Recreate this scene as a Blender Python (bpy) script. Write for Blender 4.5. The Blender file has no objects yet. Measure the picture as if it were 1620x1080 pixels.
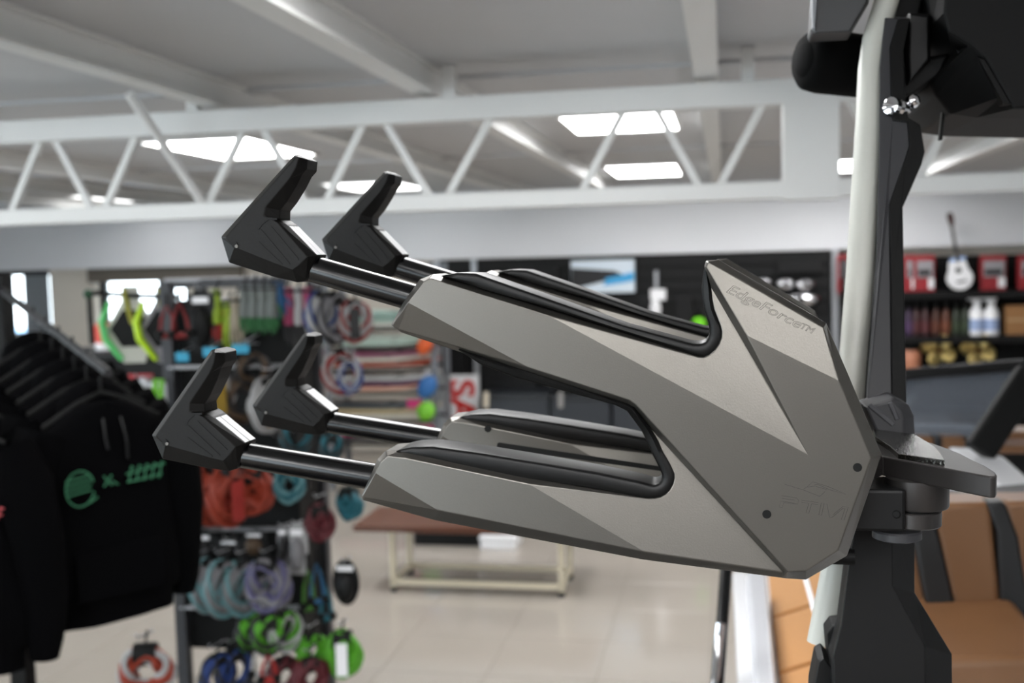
import bpy, bmesh, math, random
import numpy as np
from mathutils import Vector, Matrix
random.seed(7)
SC = bpy.context.scene
COL = SC.collection

# ------------------------------------------------------------------ camera, world, exposure
F, CX, CY = 1737.0, 810.0, 540.0          # focal length and centre for a 1620 x 1080 frame
EYE = 2.25
YAW, PITCH, ROLL = math.radians(11), math.radians(4.2), math.radians(1.45)
fw = np.array([-math.sin(YAW)*math.cos(PITCH), math.cos(YAW)*math.cos(PITCH), -math.sin(PITCH)])
r0 = np.array([math.cos(YAW), math.sin(YAW), 0.0]); u0 = np.cross(r0, fw)
rt = r0*math.cos(ROLL)-u0*math.sin(ROLL); up = u0*math.cos(ROLL)+r0*math.sin(ROLL)
CAM = np.array([0.0, 0.0, EYE])
cd = bpy.data.cameras.new('camera'); cam = bpy.data.objects.new('camera', cd); COL.objects.link(cam)
cam.matrix_world = Matrix(((rt[0], up[0], -fw[0], 0), (rt[1], up[1], -fw[1], 0), (rt[2], up[2], -fw[2], EYE), (0, 0, 0, 1)))
cd.sensor_width = 36; cd.lens = F/1620*36; cd.clip_start = 0.05; cd.clip_end = 200
cd.dof.use_dof = True; cd.dof.focus_distance = 1.0; cd.dof.aperture_fstop = 5.2
SC.camera = cam
w = bpy.data.worlds.new('world'); SC.world = w; w.use_nodes = True
w.node_tree.nodes['Background'].inputs[0].default_value = (0.86, 0.93, 1.0, 1)
w.node_tree.nodes['Background'].inputs[1].default_value = 3.0
SC.view_settings.view_transform = 'Standard'; SC.view_settings.look = 'None'
SC.view_settings.exposure = 1.4; SC.view_settings.gamma = 1; SC.view_settings.use_curve_mapping = False
PANEL_POWER = 6.8

def ray(x, y): return fw+rt*(x-CX)/F-up*(y-CY)/F
def oy(x, y, Y): d = ray(x, y); return CAM+d*(Y/d[1])          # where the line of sight meets the plane Y
def oz(x, y, Z): d = ray(x, y); return CAM+d*((Z-EYE)/d[2])
def mpp(p): return float((np.asarray(p)-CAM) @ fw)/F           # metres per pixel at a point

# ------------------------------------------------------------------ helpers
def lin(c):
    c = c/255.0
    return c/12.92 if c <= 0.04045 else ((c+0.055)/1.055)**2.4
MATS = {}
def mat(name, rgb, rough=0.6, metal=0.0, noise=0.0, scale=40.0, bump=0.0, coat=0.0, emit=0.0, spec=0.5):
    if name in MATS: return MATS[name]
    m = bpy.data.materials.new(name); m.use_nodes = True; MATS[name] = m
    nt = m.node_tree; b = nt.nodes['Principled BSDF']
    c = tuple(lin(v) for v in rgb)+(1,)
    b.inputs['Base Color'].default_value = c; b.inputs['Roughness'].default_value = rough
    b.inputs['Metallic'].default_value = metal; b.inputs['Specular IOR Level'].default_value = spec
    if coat: b.inputs['Coat Weight'].default_value = coat; b.inputs['Coat Roughness'].default_value = 0.08
    if emit: b.inputs['Emission Color'].default_value = c; b.inputs['Emission Strength'].default_value = emit
    if noise or bump:
        tc = nt.nodes.new('ShaderNodeTexCoord'); n = nt.nodes.new('ShaderNodeTexNoise')
        n.inputs['Scale'].default_value = scale; n.inputs['Detail'].default_value = 5
        nt.links.new(tc.outputs['Object'], n.inputs['Vector'])
        if noise:
            mx = nt.nodes.new('ShaderNodeMix'); mx.data_type = 'RGBA'
            mx.inputs[6].default_value = tuple(v*(1-noise) for v in c[:3])+(1,)
            mx.inputs[7].default_value = tuple(min(1, v*(1+noise)) for v in c[:3])+(1,)
            nt.links.new(n.outputs['Fac'], mx.inputs[0]); nt.links.new(mx.outputs[2], b.inputs['Base Color'])
        if bump:
            bp = nt.nodes.new('ShaderNodeBump'); bp.inputs['Strength'].default_value = bump; bp.inputs['Distance'].default_value = 0.002
            nt.links.new(n.outputs['Fac'], bp.inputs['Height']); nt.links.new(bp.outputs['Normal'], b.inputs['Normal'])
    return m
def glass_mat(name, tint, amount):
    m = bpy.data.materials.new(name); m.use_nodes = True; nt = m.node_tree; nt.nodes.clear()
    o = nt.nodes.new('ShaderNodeOutputMaterial'); t = nt.nodes.new('ShaderNodeBsdfTransparent'); g = nt.nodes.new('ShaderNodeBsdfGlossy')
    t.inputs[0].default_value = tint+(1,); g.inputs['Roughness'].default_value = 0.03
    mx = nt.nodes.new('ShaderNodeMixShader'); mx.inputs[0].default_value = amount
    nt.links.new(t.outputs[0], mx.inputs[1]); nt.links.new(g.outputs[0], mx.inputs[2]); nt.links.new(mx.outputs[0], o.inputs[0])
    return m

class MB:
    def __init__(s): s.v = []; s.f = []
    def add(s, vs, fs):
        n = len(s.v); s.v += [tuple(float(c) for c in v) for v in vs]; s.f += [tuple(i+n for i in f) for f in fs]; return s
    def box(s, c, d, M=None):
        hx, hy, hz = d[0]/2, d[1]/2, d[2]/2
        vs = [Vector((x, y, z)) for x in (-hx, hx) for y in (-hy, hy) for z in (-hz, hz)]
        if M: vs = [M @ v for v in vs]
        return s.add([v+Vector(c) for v in vs], [(0,1,3,2), (4,6,7,5), (0,4,5,1), (2,3,7,6), (0,2,6,4), (1,5,7,3)])
    def box2(s, a, b): return s.box([(a[i]+b[i])/2 for i in range(3)], [abs(b[i]-a[i]) for i in range(3)])
    def bar(s, a, b, wd, ht, side=None):
        a, b = Vector(a), Vector(b); d = (b-a); L = d.length; d.normalize()
        sd = Vector(side) if side else (Vector((0, 0, 1)) if abs(d.z) < 0.9 else Vector((0, 1, 0)))
        x = d.cross(sd).normalized(); y = x.cross(d)
        M = Matrix((x, y, d)).transposed()
        return s.box((a+b)/2, (wd, ht, L), M)
    def tube(s, pts, r, seg=10, closed=False, cap=True):
        P = [Vector(p) for p in pts]; n = len(P)
        R = r if isinstance(r, (list, tuple)) else [r]*n
        vs = []; nrm = None
        for i in range(n):
            a = P[(i-1) % n] if closed or i else P[0]; b = P[(i+1) % n] if closed or i < n-1 else P[-1]
            d = (b-a).normalized()
            if nrm is None: nrm = d.orthogonal().normalized()
            nrm = (nrm-d*nrm.dot(d)).normalized(); bn = d.cross(nrm)
            for k in range(seg):
                t = 2*math.pi*k/seg; vs.append(P[i]+(nrm*math.cos(t)+bn*math.sin(t))*R[i])
        fs = []
        for i in range(n if closed else n-1):
            j = (i+1) % n
            for k in range(seg): fs.append((i*seg+k, i*seg+(k+1) % seg, j*seg+(k+1) % seg, j*seg+k))
        if cap and not closed: fs += [tuple(range(seg-1, -1, -1)), tuple((n-1)*seg+k for k in range(seg))]
        return s.add(vs, fs)
    def lathe(s, c, prof, seg=24, axis=(0, 0, 1)):
        ax = Vector(axis).normalized(); x = ax.orthogonal().normalized(); y = ax.cross(x); c = Vector(c); vs = []
        for (r, h) in prof:
            for k in range(seg):
                t = 2*math.pi*k/seg; vs.append(c+ax*h+(x*math.cos(t)+y*math.sin(t))*r)
        fs = [(i*seg+k, i*seg+(k+1) % seg, (i+1)*seg+(k+1) % seg, (i+1)*seg+k) for i in range(len(prof)-1) for k in range(seg)]
        fs += [tuple(range(seg-1, -1, -1)), tuple((len(prof)-1)*seg+k for k in range(seg))]
        return s.add(vs, fs)
    def prism(s, pts, off):
        n = len(pts); P = [Vector(p) for p in pts]; o = Vector(off)
        return s.add(P+[p+o for p in P], [tuple(range(n)), tuple(range(2*n-1, n-1, -1))]+[(i, i+n, (i+1) % n+n, (i+1) % n) for i in range(n)])
    def loft(s, rings, closed=True, cap=True):
        m = len(rings[0]); vs = [p for r in rings for p in r]; fs = []
        for i in range(len(rings)-1):
            for k in range(m if closed else m-1): fs.append((i*m+k, i*m+(k+1) % m, (i+1)*m+(k+1) % m, (i+1)*m+k))
        if cap: fs += [tuple(range(m-1, -1, -1)), tuple((len(rings)-1)*m+k for k in range(m))]
        return s.add(vs, fs)
    def ball(s, c, r, seg=14, rings=9, M=None):
        vs = []; fs = []
        rr = r if isinstance(r, (tuple, list)) else (r, r, r)
        prof = [(math.sin(math.pi*(i+0.02)/(rings+0.04)), -math.cos(math.pi*(i+0.02)/(rings+0.04))) for i in range(rings+1)]
        for (a, h) in prof:
            for k in range(seg):
                t = 2*math.pi*k/seg; v = Vector((a*math.cos(t)*rr[0], a*math.sin(t)*rr[1], h*rr[2]))
                if M: v = M @ v
                vs.append(v+Vector(c))
        for i in range(rings):
            for k in range(seg): fs.append((i*seg+k, i*seg+(k+1) % seg, (i+1)*seg+(k+1) % seg, (i+1)*seg+k))
        return s.add(vs, fs+[tuple(range(seg-1, -1, -1)), tuple(rings*seg+k for k in range(seg))])
    def build(s, name, material, parent=None, smooth=None, bevel=0, segs=2, fix=True):
        me = bpy.data.meshes.new(name)
        off = Vector(parent.matrix_world.translation) if parent else Vector((0, 0, 0))
        me.from_pydata([tuple(Vector(v)-off) for v in s.v], [], s.f)
        if fix:
            bm = bmesh.new(); bm.from_mesh(me); bmesh.ops.recalc_face_normals(bm, faces=bm.faces); bm.to_mesh(me); bm.free()
        me.materials.append(material)
        if smooth is not None:
            for p in me.polygons: p.use_smooth = True
            me.set_sharp_from_angle(angle=math.radians(smooth))
        o = bpy.data.objects.new(name, me); COL.objects.link(o)
        if parent: o.parent = parent
        if bevel:
            b = o.modifiers.new('edge', 'BEVEL'); b.width = bevel; b.segments = segs; b.limit_method = 'ANGLE'; b.angle_limit = math.radians(35)
        return o
def tag(o, label=None, cat=None, group=None, kind=None):
    if label: o['label'] = label
    if cat: o['category'] = cat
    if group: o['group'] = group
    if kind: o['kind'] = kind
    return o
def thing(name, loc, label, cat, group=None):
    o = bpy.data.objects.new(name, None); COL.objects.link(o); o.location = [float(v) for v in loc]; o.empty_display_size = 0.05
    o.matrix_world = Matrix.Translation(o.location)
    return tag(o, label, cat, group)
def struct(o): o['kind'] = 'structure'; return o
def rotz(a): return Matrix.Rotation(a, 3, 'Z')

# ------------------------------------------------------------------ materials
M_wall = mat('white wall paint', (226, 227, 230), 0.7, noise=0.02, scale=3)
M_cream = mat('cream plaster', (214, 206, 194), 0.75, noise=0.03, scale=4)
M_ceil = mat('ceiling lining', (196, 197, 199), 0.8, noise=0.03, scale=2)
M_steel = mat('white painted steel', (226, 226, 224), 0.45)
M_tile = mat('glossy beige tile', (168, 160, 151), 0.10, noise=0.05, scale=2.5)
M_grout = mat('grout', (132, 125, 117), 0.8)
M_panel = mat('light panel', (255, 255, 255), 0.5, emit=PANEL_POWER)
M_panel3 = mat('light panel dim', (255, 255, 255), 0.5, emit=PANEL_POWER*0.3)
M_panel2 = mat('light panel dimmed', (255, 255, 255), 0.5, emit=PANEL_POWER*1.15)
M_black = mat('black', (5, 5, 5), 0.6, spec=0.25)
M_blackgloss = mat('black anodised', (4, 4, 5), 0.22)
M_satin = mat('satin black', (7, 7, 8), 0.5, spec=0.3)
M_dark = mat('dark grey', (28, 28, 30), 0.6)
M_fork = mat('gunmetal powder coat', (108, 105, 100), 0.36, metal=0.85, noise=0.05, scale=700, bump=0.05)
M_swivel = mat('dark gunmetal', (66, 63, 62), 0.42, metal=0.7, noise=0.05, scale=700)
M_forkline = mat('engraved line', (62, 60, 57), 0.5, metal=0.3)
M_rubber = mat('black rubber', (4, 4, 4), 0.45, noise=0.15, scale=60, spec=0.3)
M_hook = mat('moulded black plastic', (12, 11, 10), 0.55, noise=0.1, scale=300, bump=0.08, spec=0.22)
M_chrome = mat('chrome', (225, 225, 228), 0.08, metal=1)
M_emblem = mat('dark chrome', (120, 119, 116), 0.22, metal=1, noise=0.3, scale=350, bump=0.5)
M_white = mat('white', (238, 238, 240), 0.5)
M_tube = mat('off white tube', (192, 192, 184), 0.4)
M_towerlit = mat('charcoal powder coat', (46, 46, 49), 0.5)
M_wood = mat('brown bench wood', (92, 56, 41), 0.3, noise=0.2, scale=8)
M_beige = mat('beige painted steel', (206, 196, 172), 0.5)
M_tan = mat('tan vinyl', (106, 72, 43), 0.5, noise=0.06, scale=14, bump=0.1)
M_teak = mat('tan foam decking', (206, 150, 92), 0.7, noise=0.06, scale=60)
M_navy = mat('black vinyl stripe', (9, 10, 12), 0.5)
M_gel = mat('white gelcoat', (232, 233, 236), 0.2, coat=0.4)
M_slat = mat('black slatwall', (11, 11, 12), 0.6, spec=0.3)
M_alu = mat('aluminium trim', (170, 172, 176), 0.4, metal=0.6)
M_cloth = mat('black hoodie cotton', (3, 3, 4), 0.95, noise=0.2, scale=90, bump=0.1, spec=0.05)
def col(name, rgb, rough=0.6): return mat(name, tuple(v*0.76 for v in rgb), rough, noise=0.12, scale=60)

# ------------------------------------------------------------------ room
H = 3.05; YB = 12.3; XL, XR, YN = -9.6, 6.5, -5.0
fl = struct(MB().box2((XL, YN, -0.15), (XR, YB+0.6, -0.004)).build('floor', M_grout))
S = 0.6
tm = MB().box((0, 0, 0), (S-0.005, S-0.005, 0.010)).build('tile', M_tile, fl, bevel=0.0015, segs=1); tm.location = (0, 0, -0.0)
first = True
for i in range(17):
    for j in range(14):
        x = -7.9+i*S; y = 3.9+j*S
        o = tm if first else tm.copy()
        if not first: COL.objects.link(o); o.parent = fl
        first = False; o.location = (x+0.3, y+0.3, -0.005)
struct(MB().box2((XL, YN, H), (XR, YB+0.6, H+0.15)).build('ceiling', M_ceil))
struct(MB().box2((XR, YN, -0.1), (XR+0.2, YB+0.6, H)).build('wall_right', M_wall))
struct(MB().box2((XL, YN-0.2, -0.1), (XR, YN, 0.4)).box2((XL, YN-0.2, 2.9), (XR, YN, H)).box2((XL, YN-0.2, 0.4), (-7.0, YN, 2.9)).box2((-2.4, YN-0.2, 0.4), (XR, YN, 2.9)).build('wall_front', mat('dark grey wall paint', (92, 92, 95), 0.7)))
struct(MB().box2((XL-0.2, YN, -0.1), (XL, YB+0.6, 0.3)).box2((XL-0.2, YN, 2.5), (XL, YB+0.6, H)).box2((XL-0.2, YN, 0.3), (XL, -3, 2.5)).box2((XL-0.2, 6.0, 0.3), (XL, YB+0.6, 2.5)).build('wall_left', M_wall))
M_pane = glass_mat('window glass', (0.95, 0.98, 0.98), 0.06)
# shop front and side glazing
def glazing(name, axis, c, a0, a1, z0, z1, n):
    mb = MB(); pn = []
    for k in range(n+1):
        a = a0+(a1-a0)*k/n
        p = (a-0.03, c-0.04) if axis == 'x' else (c-0.04, a-0.03); q = (a+0.03, c+0.04) if axis == 'x' else (c+0.04, a+0.03)
        mb.box2((p[0], p[1], z0), (q[0], q[1], z1))
    for z in (z0+0.03, z1-0.03):
        if axis == 'x': mb.box2((a0, c-0.04, z-0.03), (a1, c+0.04, z+0.03))
        else: mb.box2((c-0.04, a0, z-0.03), (c+0.04, a1, z+0.03))
    fr = struct(mb.build(name, M_black))
    for k in range(n):
        b0 = a0+(a1-a0)*k/n+0.03; b1 = a0+(a1-a0)*(k+1)/n-0.03
        m2 = MB()
        if axis == 'x': m2.box2((b0, c-0.004, z0+0.06), (b1, c+0.004, z1-0.06))
        else: m2.box2((c-0.004, b0, z0+0.06), (c+0.004, b1, z1-0.06))
        m2.build('pane', M_pane, fr)
    return fr
glazing('window_1', 'x', YN-0.1, -7.0, -2.4, 0.4, 2.9, 4)
glazing('window_2', 'y', XL-0.1, -3, 6.0, 0.3, 2.5, 6)
# back wall: bulkhead above, piers, openings
BZ = 2.285
xw1a, xw1b = float(oy(-60, 430, 12.6)[0]), float(oy(86, 440, 12.6)[0])
xw2a, xw2b = float(oy(157, 440, 12.6)[0]), float(oy(300, 440, 12.6)[0])
struct(MB().box2((XL, YB, BZ), (XR, YB+0.6, H)).build('wall_back', M_wall))
MBw = MB().box2((XL, YB+0.25, 0), (xw1a, YB+0.5, BZ)).box2((xw1b, YB+0.2, 0), (xw2a, YB+0.5, BZ)).box2((xw2b, YB+0.25, 0), (XR, YB+0.5, BZ))
MBw.box2((xw1a, YB+0.25, 0), (xw1b, YB+0.5, 0.9)).box2((xw2a, YB+0.25, 0), (xw2b, YB+0.5, 1.25))
struct(MBw.build('wall_rear', M_cream))
def win(name, xa, xb, z0, z1):
    mb = MB(); yy = YB+0.35
    for x in (xa+0.03, xb-0.03): mb.box2((x-0.035, yy-0.05, z0), (x+0.035, yy+0.05, z1))
    for z in (z0+0.03, z1-0.03): mb.box2((xa, yy-0.05, z-0.035), (xb, yy+0.05, z+0.035))
    fr = struct(mb.build(name, M_black)); MB().box2((xa+0.06, yy-0.004, z0+0.06), (xb-0.06, yy+0.004, z1-0.06)).build('pane', M_pane, fr); return fr
w3 = win('window_3', xw1a, xw1b, 0.9, BZ)
w4 = win('window_4', xw2a, xw2b, 1.25, BZ)
MB().box2((xw1b-0.42, YB+0.27, 0.95), (xw1b-0.07, YB+0.29, 2.22)).build('curtain', mat('grey mesh blind', (120, 124, 128), 0.8), w3)
bl = tag(MB().box2((xw2a-0.05, YB+0.10, 2.11), (xw2b+0.75, YB+0.24, 2.285)).build('roller_blind', mat('taupe blind', (104, 97, 88), 0.7), None, bevel=0.02), 'taupe rolled-up window blind under the bulkhead at the far left window', 'blind')

# ------------------------------------------------------------------ ceiling lights and beams
for (xa, xb, ya, yb, lab) in [(-0.89, -0.27, 5.85, 6.95, 'bright ceiling panel behind the truss, left of the white steel plate, nearer of two'),
        (-1.00, -0.40, 9.6, 10.8, 'small bright ceiling panel low behind the truss, straight below the larger one'),
        (-3.55, -2.85, 6.35, 7.5, 'bright ceiling panel behind the thick brace of the truss'),
        (-3.85, -3.10, 10.25, 11.4, 'bright ceiling panel behind the tip of the rear upper hook'),
        (-6.75, -6.1, 10.5, 11.7, 'bright ceiling panel at the left end just above the lower truss chord'),
        (1.00, 1.60, 9.95, 11.2, 'small bright ceiling panel peeking out left of the white tube'),
        (1.02, 1.62, 6.2, 7.3, 'bright ceiling panel under the black tower speaker'),
        (-0.9, -0.3, 1.7, 2.9, 'ceiling panel overhead of the boat, out of the picture'),
        (-3.5, -2.9, 1.7, 2.9, 'ceiling panel overhead of the hoodies, out of the picture'),
        (-6.2, -5.6, 6.3, 7.5, 'ceiling panel near the left windows, out of the picture'),
        (3.4, 4.0, 6.2, 7.4, 'ceiling panel above the boat bow, out of the picture')]+[(x-0.31, x+0.31, y-0.58, y+0.58, 'added unseen ceiling panel behind the camera, %s row, %s' % (rn, cn)) for y, rn in ((-3.9, 'third'), (-2.5, 'second'), (-1.1, 'first')) for x, cn in ((-2.6, 'by the side windows'), (-1.45, 'left of the middle'), (-0.3, 'in the middle'), (0.85, 'towards the right wall'))]:  # rows behind the camera are unseen, added to brighten the rack plate's facets
    t = thing('ceiling_panel_light', ((xa+xb)/2, (ya+yb)/2, H), lab, 'ceiling light', 'recessed ceiling panels')
    MB().box2((xa, ya, H-0.012), (xb, yb, H-0.004)).build('diffuser', M_panel3 if ya > 10 and xa < -2 else (M_panel2 if ya > 4.5 else M_panel), t)
    fb = MB()
    for q in ((xa-0.02, ya-0.02, xb+0.02, ya), (xa-0.02, yb, xb+0.02, yb+0.02), (xa-0.02, ya, xa, yb), (xb, ya, xb+0.02, yb)):
        fb.box2((q[0], q[1], H-0.016), (q[2], q[3], H))
    fb.build('frame', M_steel, t)
for k, bx in enumerate((-6.9, -5.75, -4.62, -2.12, -1.19, -0.06, 1.85, 2.95, 4.1)):
    mb = MB().box2((bx-0.045, -4.9, H-0.115), (bx+0.045, YB, H-0.10)).box2((bx-0.012, -4.9, H-0.10), (bx+0.012, YB, H)).box2((bx-0.045, -4.9, H-0.012), (bx+0.045, YB, H))
    struct(mb.build('trim_%d' % (k+1), M_steel))
MBb = MB()
for y in (1.2, 4.72, 8.2): MBb.box2((XL, y-0.06, H-0.018), (XR, y+0.06, H))
struct(MBb.build('trim_10', M_ceil))
# truss
YT = 4.4
tr = thing('roof_truss', (-2, YT, 2.5), 'white steel lattice truss spanning the shop under the ceiling', 'truss')
MB().box2((XL+0.02, YT-0.05, 2.818), (XR-0.02, YT+0.05, 2.915)).build('top_chord', M_steel, tr, bevel=0.006)
MB().box2((XL+0.02, YT-0.05, 2.462), (XR-0.02, YT+0.05, 2.530)).build('bottom_chord', M_steel, tr, bevel=0.006)
def diag(xa, ya, xb, yb, wd=0.028):
    a = oy(xa, ya, YT); b = oy(xb, yb, YT); a[2] = 2.822; b[2] = 2.526
    MB().bar(a, b, wd, wd).build('lattice_bar', M_steel, tr)
top = [(64, 228, 20, 335), (90, 228, 145, 330), (216, 218, 168, 325), (418, 203, 482, 312), (385, 207, 330, 322), (574, 195, 518, 307),
       (612, 190, 678, 302), (776, 185, 710, 300), (985, 175, 922, 295), (1040, 172, 1105, 290), (1205, 166, 1140, 288), (1345, 160, 1412, 280), (1520, 160, 1455, 280), (1595, 155, 1655, 280)]
for d in top: diag(*d)
for x in (-3.4, -4.0, -4.6, -5.2, -5.8): MB().bar((x, YT, 2.822), (x-0.14, YT, 2.526), 0.028, 0.028).bar((x-0.3, YT, 2.822), (x-0.16, YT, 2.526), 0.028, 0.028).build('lattice_bar', M_steel, tr)
pa = oy(1238, 200, YT); pb = oy(1326, 200, YT)
MB().box2((pa[0], YT-0.058, 2.455), (pb[0], YT+0.058, 2.84)).build('gusset_plate', M_steel, tr)
for px in (307, 712, 1183):
    p = oy(px, 150, YT); MB().box2((p[0]-0.024, YT-0.03, 2.91), (p[0]+0.024, YT+0.03, H-0.005)).build('hanger_post', M_steel, tr)
a = oy(202, 104, 4.0); a[2] = H-0.11; b = oy(328, 330, YT); b[2] = 2.5
MB().tube([a, b], 0.02, 10).build('brace', M_steel, tr, smooth=40)

# ------------------------------------------------------------------ the wakeboard rack
YF = 1.0
L1a, L1b = np.array((866., 498.)), np.array((1271., 706.)); L2a, L2b = np.array((836., 765.)), np.array((1020., 873.)); L3a, L3b = np.array((1181., 530.)), np.array((1327., 602.))
def above(p, a, b):
    d = (b-a)/np.linalg.norm(b-a); q = np.array(p)-a; return -(d[0]*q[1]-d[1]*q[0])*0.00058
K = 0.16; OL = -0.006
V = {}
def vtx(n, x, y, off): V[n] = oy(x, y, YF-off)
for n, x, y in [('m1', 645, 478), ('m2', 671, 445), ('m3', 681, 440), ('m4', 866, 498), ('m5', 1271, 706), ('m6', 1181, 530), ('m7', 1327, 602), ('m9', 1378, 725),
                ('m10', 1326, 870), ('m11', 1275, 903), ('m12', 1246, 904), ('m13', 1007, 641), ('m14', 996, 633), ('m15', 838, 582)]: vtx(n, x, y, 0)
vtx('d2', 634, 522, -0.0115); vtx('d1', 621, 513, -0.010)
BP = [(1096, 562), (1105, 564.5), (1114, 565), (1123, 561), (1131, 554), (1138, 544), (1142, 534), (1142.5, 525), (1140.5, 516), (1135.5, 503), (1130, 489), (1127, 473), (1126, 457)]
UP = [(1013, 787), (1026, 788.5), (1036, 788), (1046, 786), (1053, 782), (1060, 775), (1065, 766), (1067, 757), (1066.5, 750), (1063, 742), (1058, 732), (1052, 722), (1047, 713), (1040, 697)]
BN = ['b%d' % (i+1) for i in range(len(BP))]; UN = ['u%d' % i for i in range(len(UP))]
for n, (x, y) in zip(BN, BP):
    vtx(n, x, y, -K*max(0, above((x, y), L1a, L1b)))
for n, x, y in [('g1', 1117, 421), ('t1', 1121, 414), ('t1b', 1141, 425), ('t2', 1303, 518)]: vtx(n, x, y, -K*above((x, y), L3a, L3b))
for n, x, y in [('l1', 594, 748), ('l2', 602, 731), ('l3', 613, 721), ('l4', 640, 724), ('l5', 836, 765), ('e1', 1020, 873), ('e2', 693, 807)]: vtx(n, x, y, OL)
vtx('f1', 576, 788, OL-0.0115); vtx('f0', 574, 784, OL-0.010)
for n, x, y in [(n, p[0], p[1]) for n, p in zip(UN, UP)]+[('c1', 1034, 682), ('c2', 1240, 905)]:
    vtx(n, x, y, OL-K*max(0, above((x, y), L2a, L2b)))
faces = [('m1 m2 m3 m4 m5 m6 m7 m9 m10 m11 m12 m13 m14 m15'), ('m1 m15 d2 d1'), ('m4 '+' '.join(BN)+' m5'), (BN[-1]+' g1 m6 m5'), ('g1 t1 t1b t2 m7 m6'),
         ('m13 m12 c2 c1'), ('l1 l2 l3 l4 l5 e1 e2'), ('l1 e2 f1 f0'), ('l5 '+' '.join(UN)+' c1 c2 e1')]
loop = [('m1', 637, 480), ('m2', 664, 442), ('m3', 687, 433), ('m4', 862, 486), ]+[(n, p[0]-0.8, p[1]-0.6) for n, p in zip(BN, BP)]+[
        ('g1', 1114, 421), ('t1', 1117, 412), ('t1b', 1137, 411), ('t2', 1307, 511), ('m7', 1346, 602), ('m9', 1395, 719), ('m10', 1340, 879), ('m11', 1275, 917), ('m12', 1244, 915), ('c2', 1236, 914), ('e1', 1016, 885), ('e2', 688, 823),
        ('f1', 574, 791), ('f0', 572, 784), ('l1', 588, 748), ('l2', 597, 726), ('l3', 610, 713), ('l4', 636, 711), ('l5', 838, 756), ]+[(n, p[0]-0.8, p[1]-0.8) for n, p in zip(UN, UP)]+[
        ('c1', 1030, 680), ('m13', 1003, 647), ('m14', 992, 642), ('m15', 834, 592), ('d2', 633, 525), ('d1', 619, 514)]
names = list(V); idx = {n: i for i, n in enumerate(names)}
fork = MB(); vs = [V[n] for n in names]; nl = len(loop); base = len(vs)
outer = [oy(x, y, YF+(0.009 if n in ('m7', 'm9') else 0.018 if n in ('t1b', 't2') else 0.014)) for n, x, y in loop]
for i, (n, _, _) in enumerate(loop):
    if V[n][1] > YF+0.012: outer[i] = oy(loop[i][1], loop[i][2], V[n][1]+0.003)
back = [np.array((p[0], YF+0.056, p[2])) for p in outer]
fs = [tuple(idx[n] for n in f.split()) for f in faces]
for i in range(nl):
    j = (i+1) % nl
    fs.append((idx[loop[i][0]], idx[loop[j][0]], base+j, base+i)); fs.append((base+i, base+j, base+nl+j, base+nl+i))
fs.append(tuple(range(base+nl, base+2*nl)))
fork.add(vs+outer+back, fs)
rack = thing('wakeboard_rack', (0.0, 1.1, 2.0), 'grey two-pronged wakeboard rack with black end hooks clamped to the boat tower', 'wakeboard rack')
fo = fork.build('fork_plate', M_fork, rack, bevel=0.0009, segs=2)
DY = 0.225
def dupl(o, off, parent):
    c = o.copy(); COL.objects.link(c); c.parent = parent; c.location = Vector(o.location)+Vector(off); return c
fo2 = dupl(fo, (0.008, DY, 0.0), rack)
# rubber linings: contact edge, free edge
def lining(name, con, free, y0, y1):
    rings = []
    fy = y0
    for (c, t) in zip(con, free):
        y0 = fy(c)
        A = oy(c[0], c[1], y0); B = oy(t[0], t[1], y0); d = B-A; L = np.linalg.norm(d)
        ring = []
        r = min(0.004, L*0.35); n_ = d/max(L, 1e-6)
        tip = B; hh = L-r
        ring.append(A+np.array((0, 0.001, 0)))
        ring.append(A+n_*hh*0.5+np.array((0, -0.001, 0)))
        for k in range(5):
            th = math.pi/2*k/4; ring.append(A+n_*(hh+r*math.sin(th))+np.array((0, r*(1-math.cos(th)), 0)))
        W = y1-y0
        for k in range(5):
            th = math.pi/2*(1-k/4); ring.append(A+n_*(hh+r*math.sin(th))+np.array((0, W-r*(1-math.cos(th)), 0)))
        ring.append(A+np.array((0, W, 0))); rings.append(ring)
    return MB().loft(rings).build(name, M_rubber, rack, smooth=50)
up_con = [(697, 437), (705, 439), (722, 444), (760, 456), (862, 486), (977, 523)]+BP+[(1121, 437), (1116, 422)]
up_free = [(700, 435.5), (707, 434), (723, 431), (752, 432), (874, 475), (988, 515), (1086, 541), (1095, 543), (1104, 543.5), (1111, 542.5), (1116, 540), (1120, 535), (1122, 528), (1122, 520), (1120.5, 511), (1117, 500), (1113, 487), (1110.5, 470), (1110, 455), (1112, 437), (1115, 421)]
lo_con = [(726, 552), (740, 557), (765, 565), (834, 588), (992, 639), (1003, 645), (1030, 680)]+UP[::-1]+[(940, 772), (838, 757), (755, 742), (680, 726), (645, 719), (628, 716), (622, 715)]
lo_free = [(725, 553.5), (737, 561), (758, 576), (814, 598), (972, 641), (991, 650), (1014, 681), (1023, 699), (1029, 713), (1033, 722), (1038, 732), (1043, 742), (1046.5, 750), (1047, 756), (1045.5, 761), (1042, 764), (1038, 766), (1033, 767), (1028, 766), (1021, 764), (1010, 761), (943, 747), (842, 730), (757, 716), (684, 706), (650, 707), (632, 711), (624, 714.5)]
l1 = lining('slot_lining', up_con, up_free, lambda c: YF+0.004+0.010*min(1, max(0, (c[0]-860)/230)), YF+0.058)
l2 = lining('slot_lining', lo_con, lo_free, lambda c: YF+(0.006 if c[1] < 670 else 0.012+0.004*max(0, (c[0]-840)/200)), YF+0.058)
for l in (l1, l2): dupl(l, (0.008, DY, 0), rack)
def vbar(mb, a, b, r, seg=20): mb.tube([a, b], r, seg)
yc = YF+0.031
arms = [((493, 424.5), (655, 471)), ((384, 719), (595, 754.5))]
tubes = []
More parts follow.
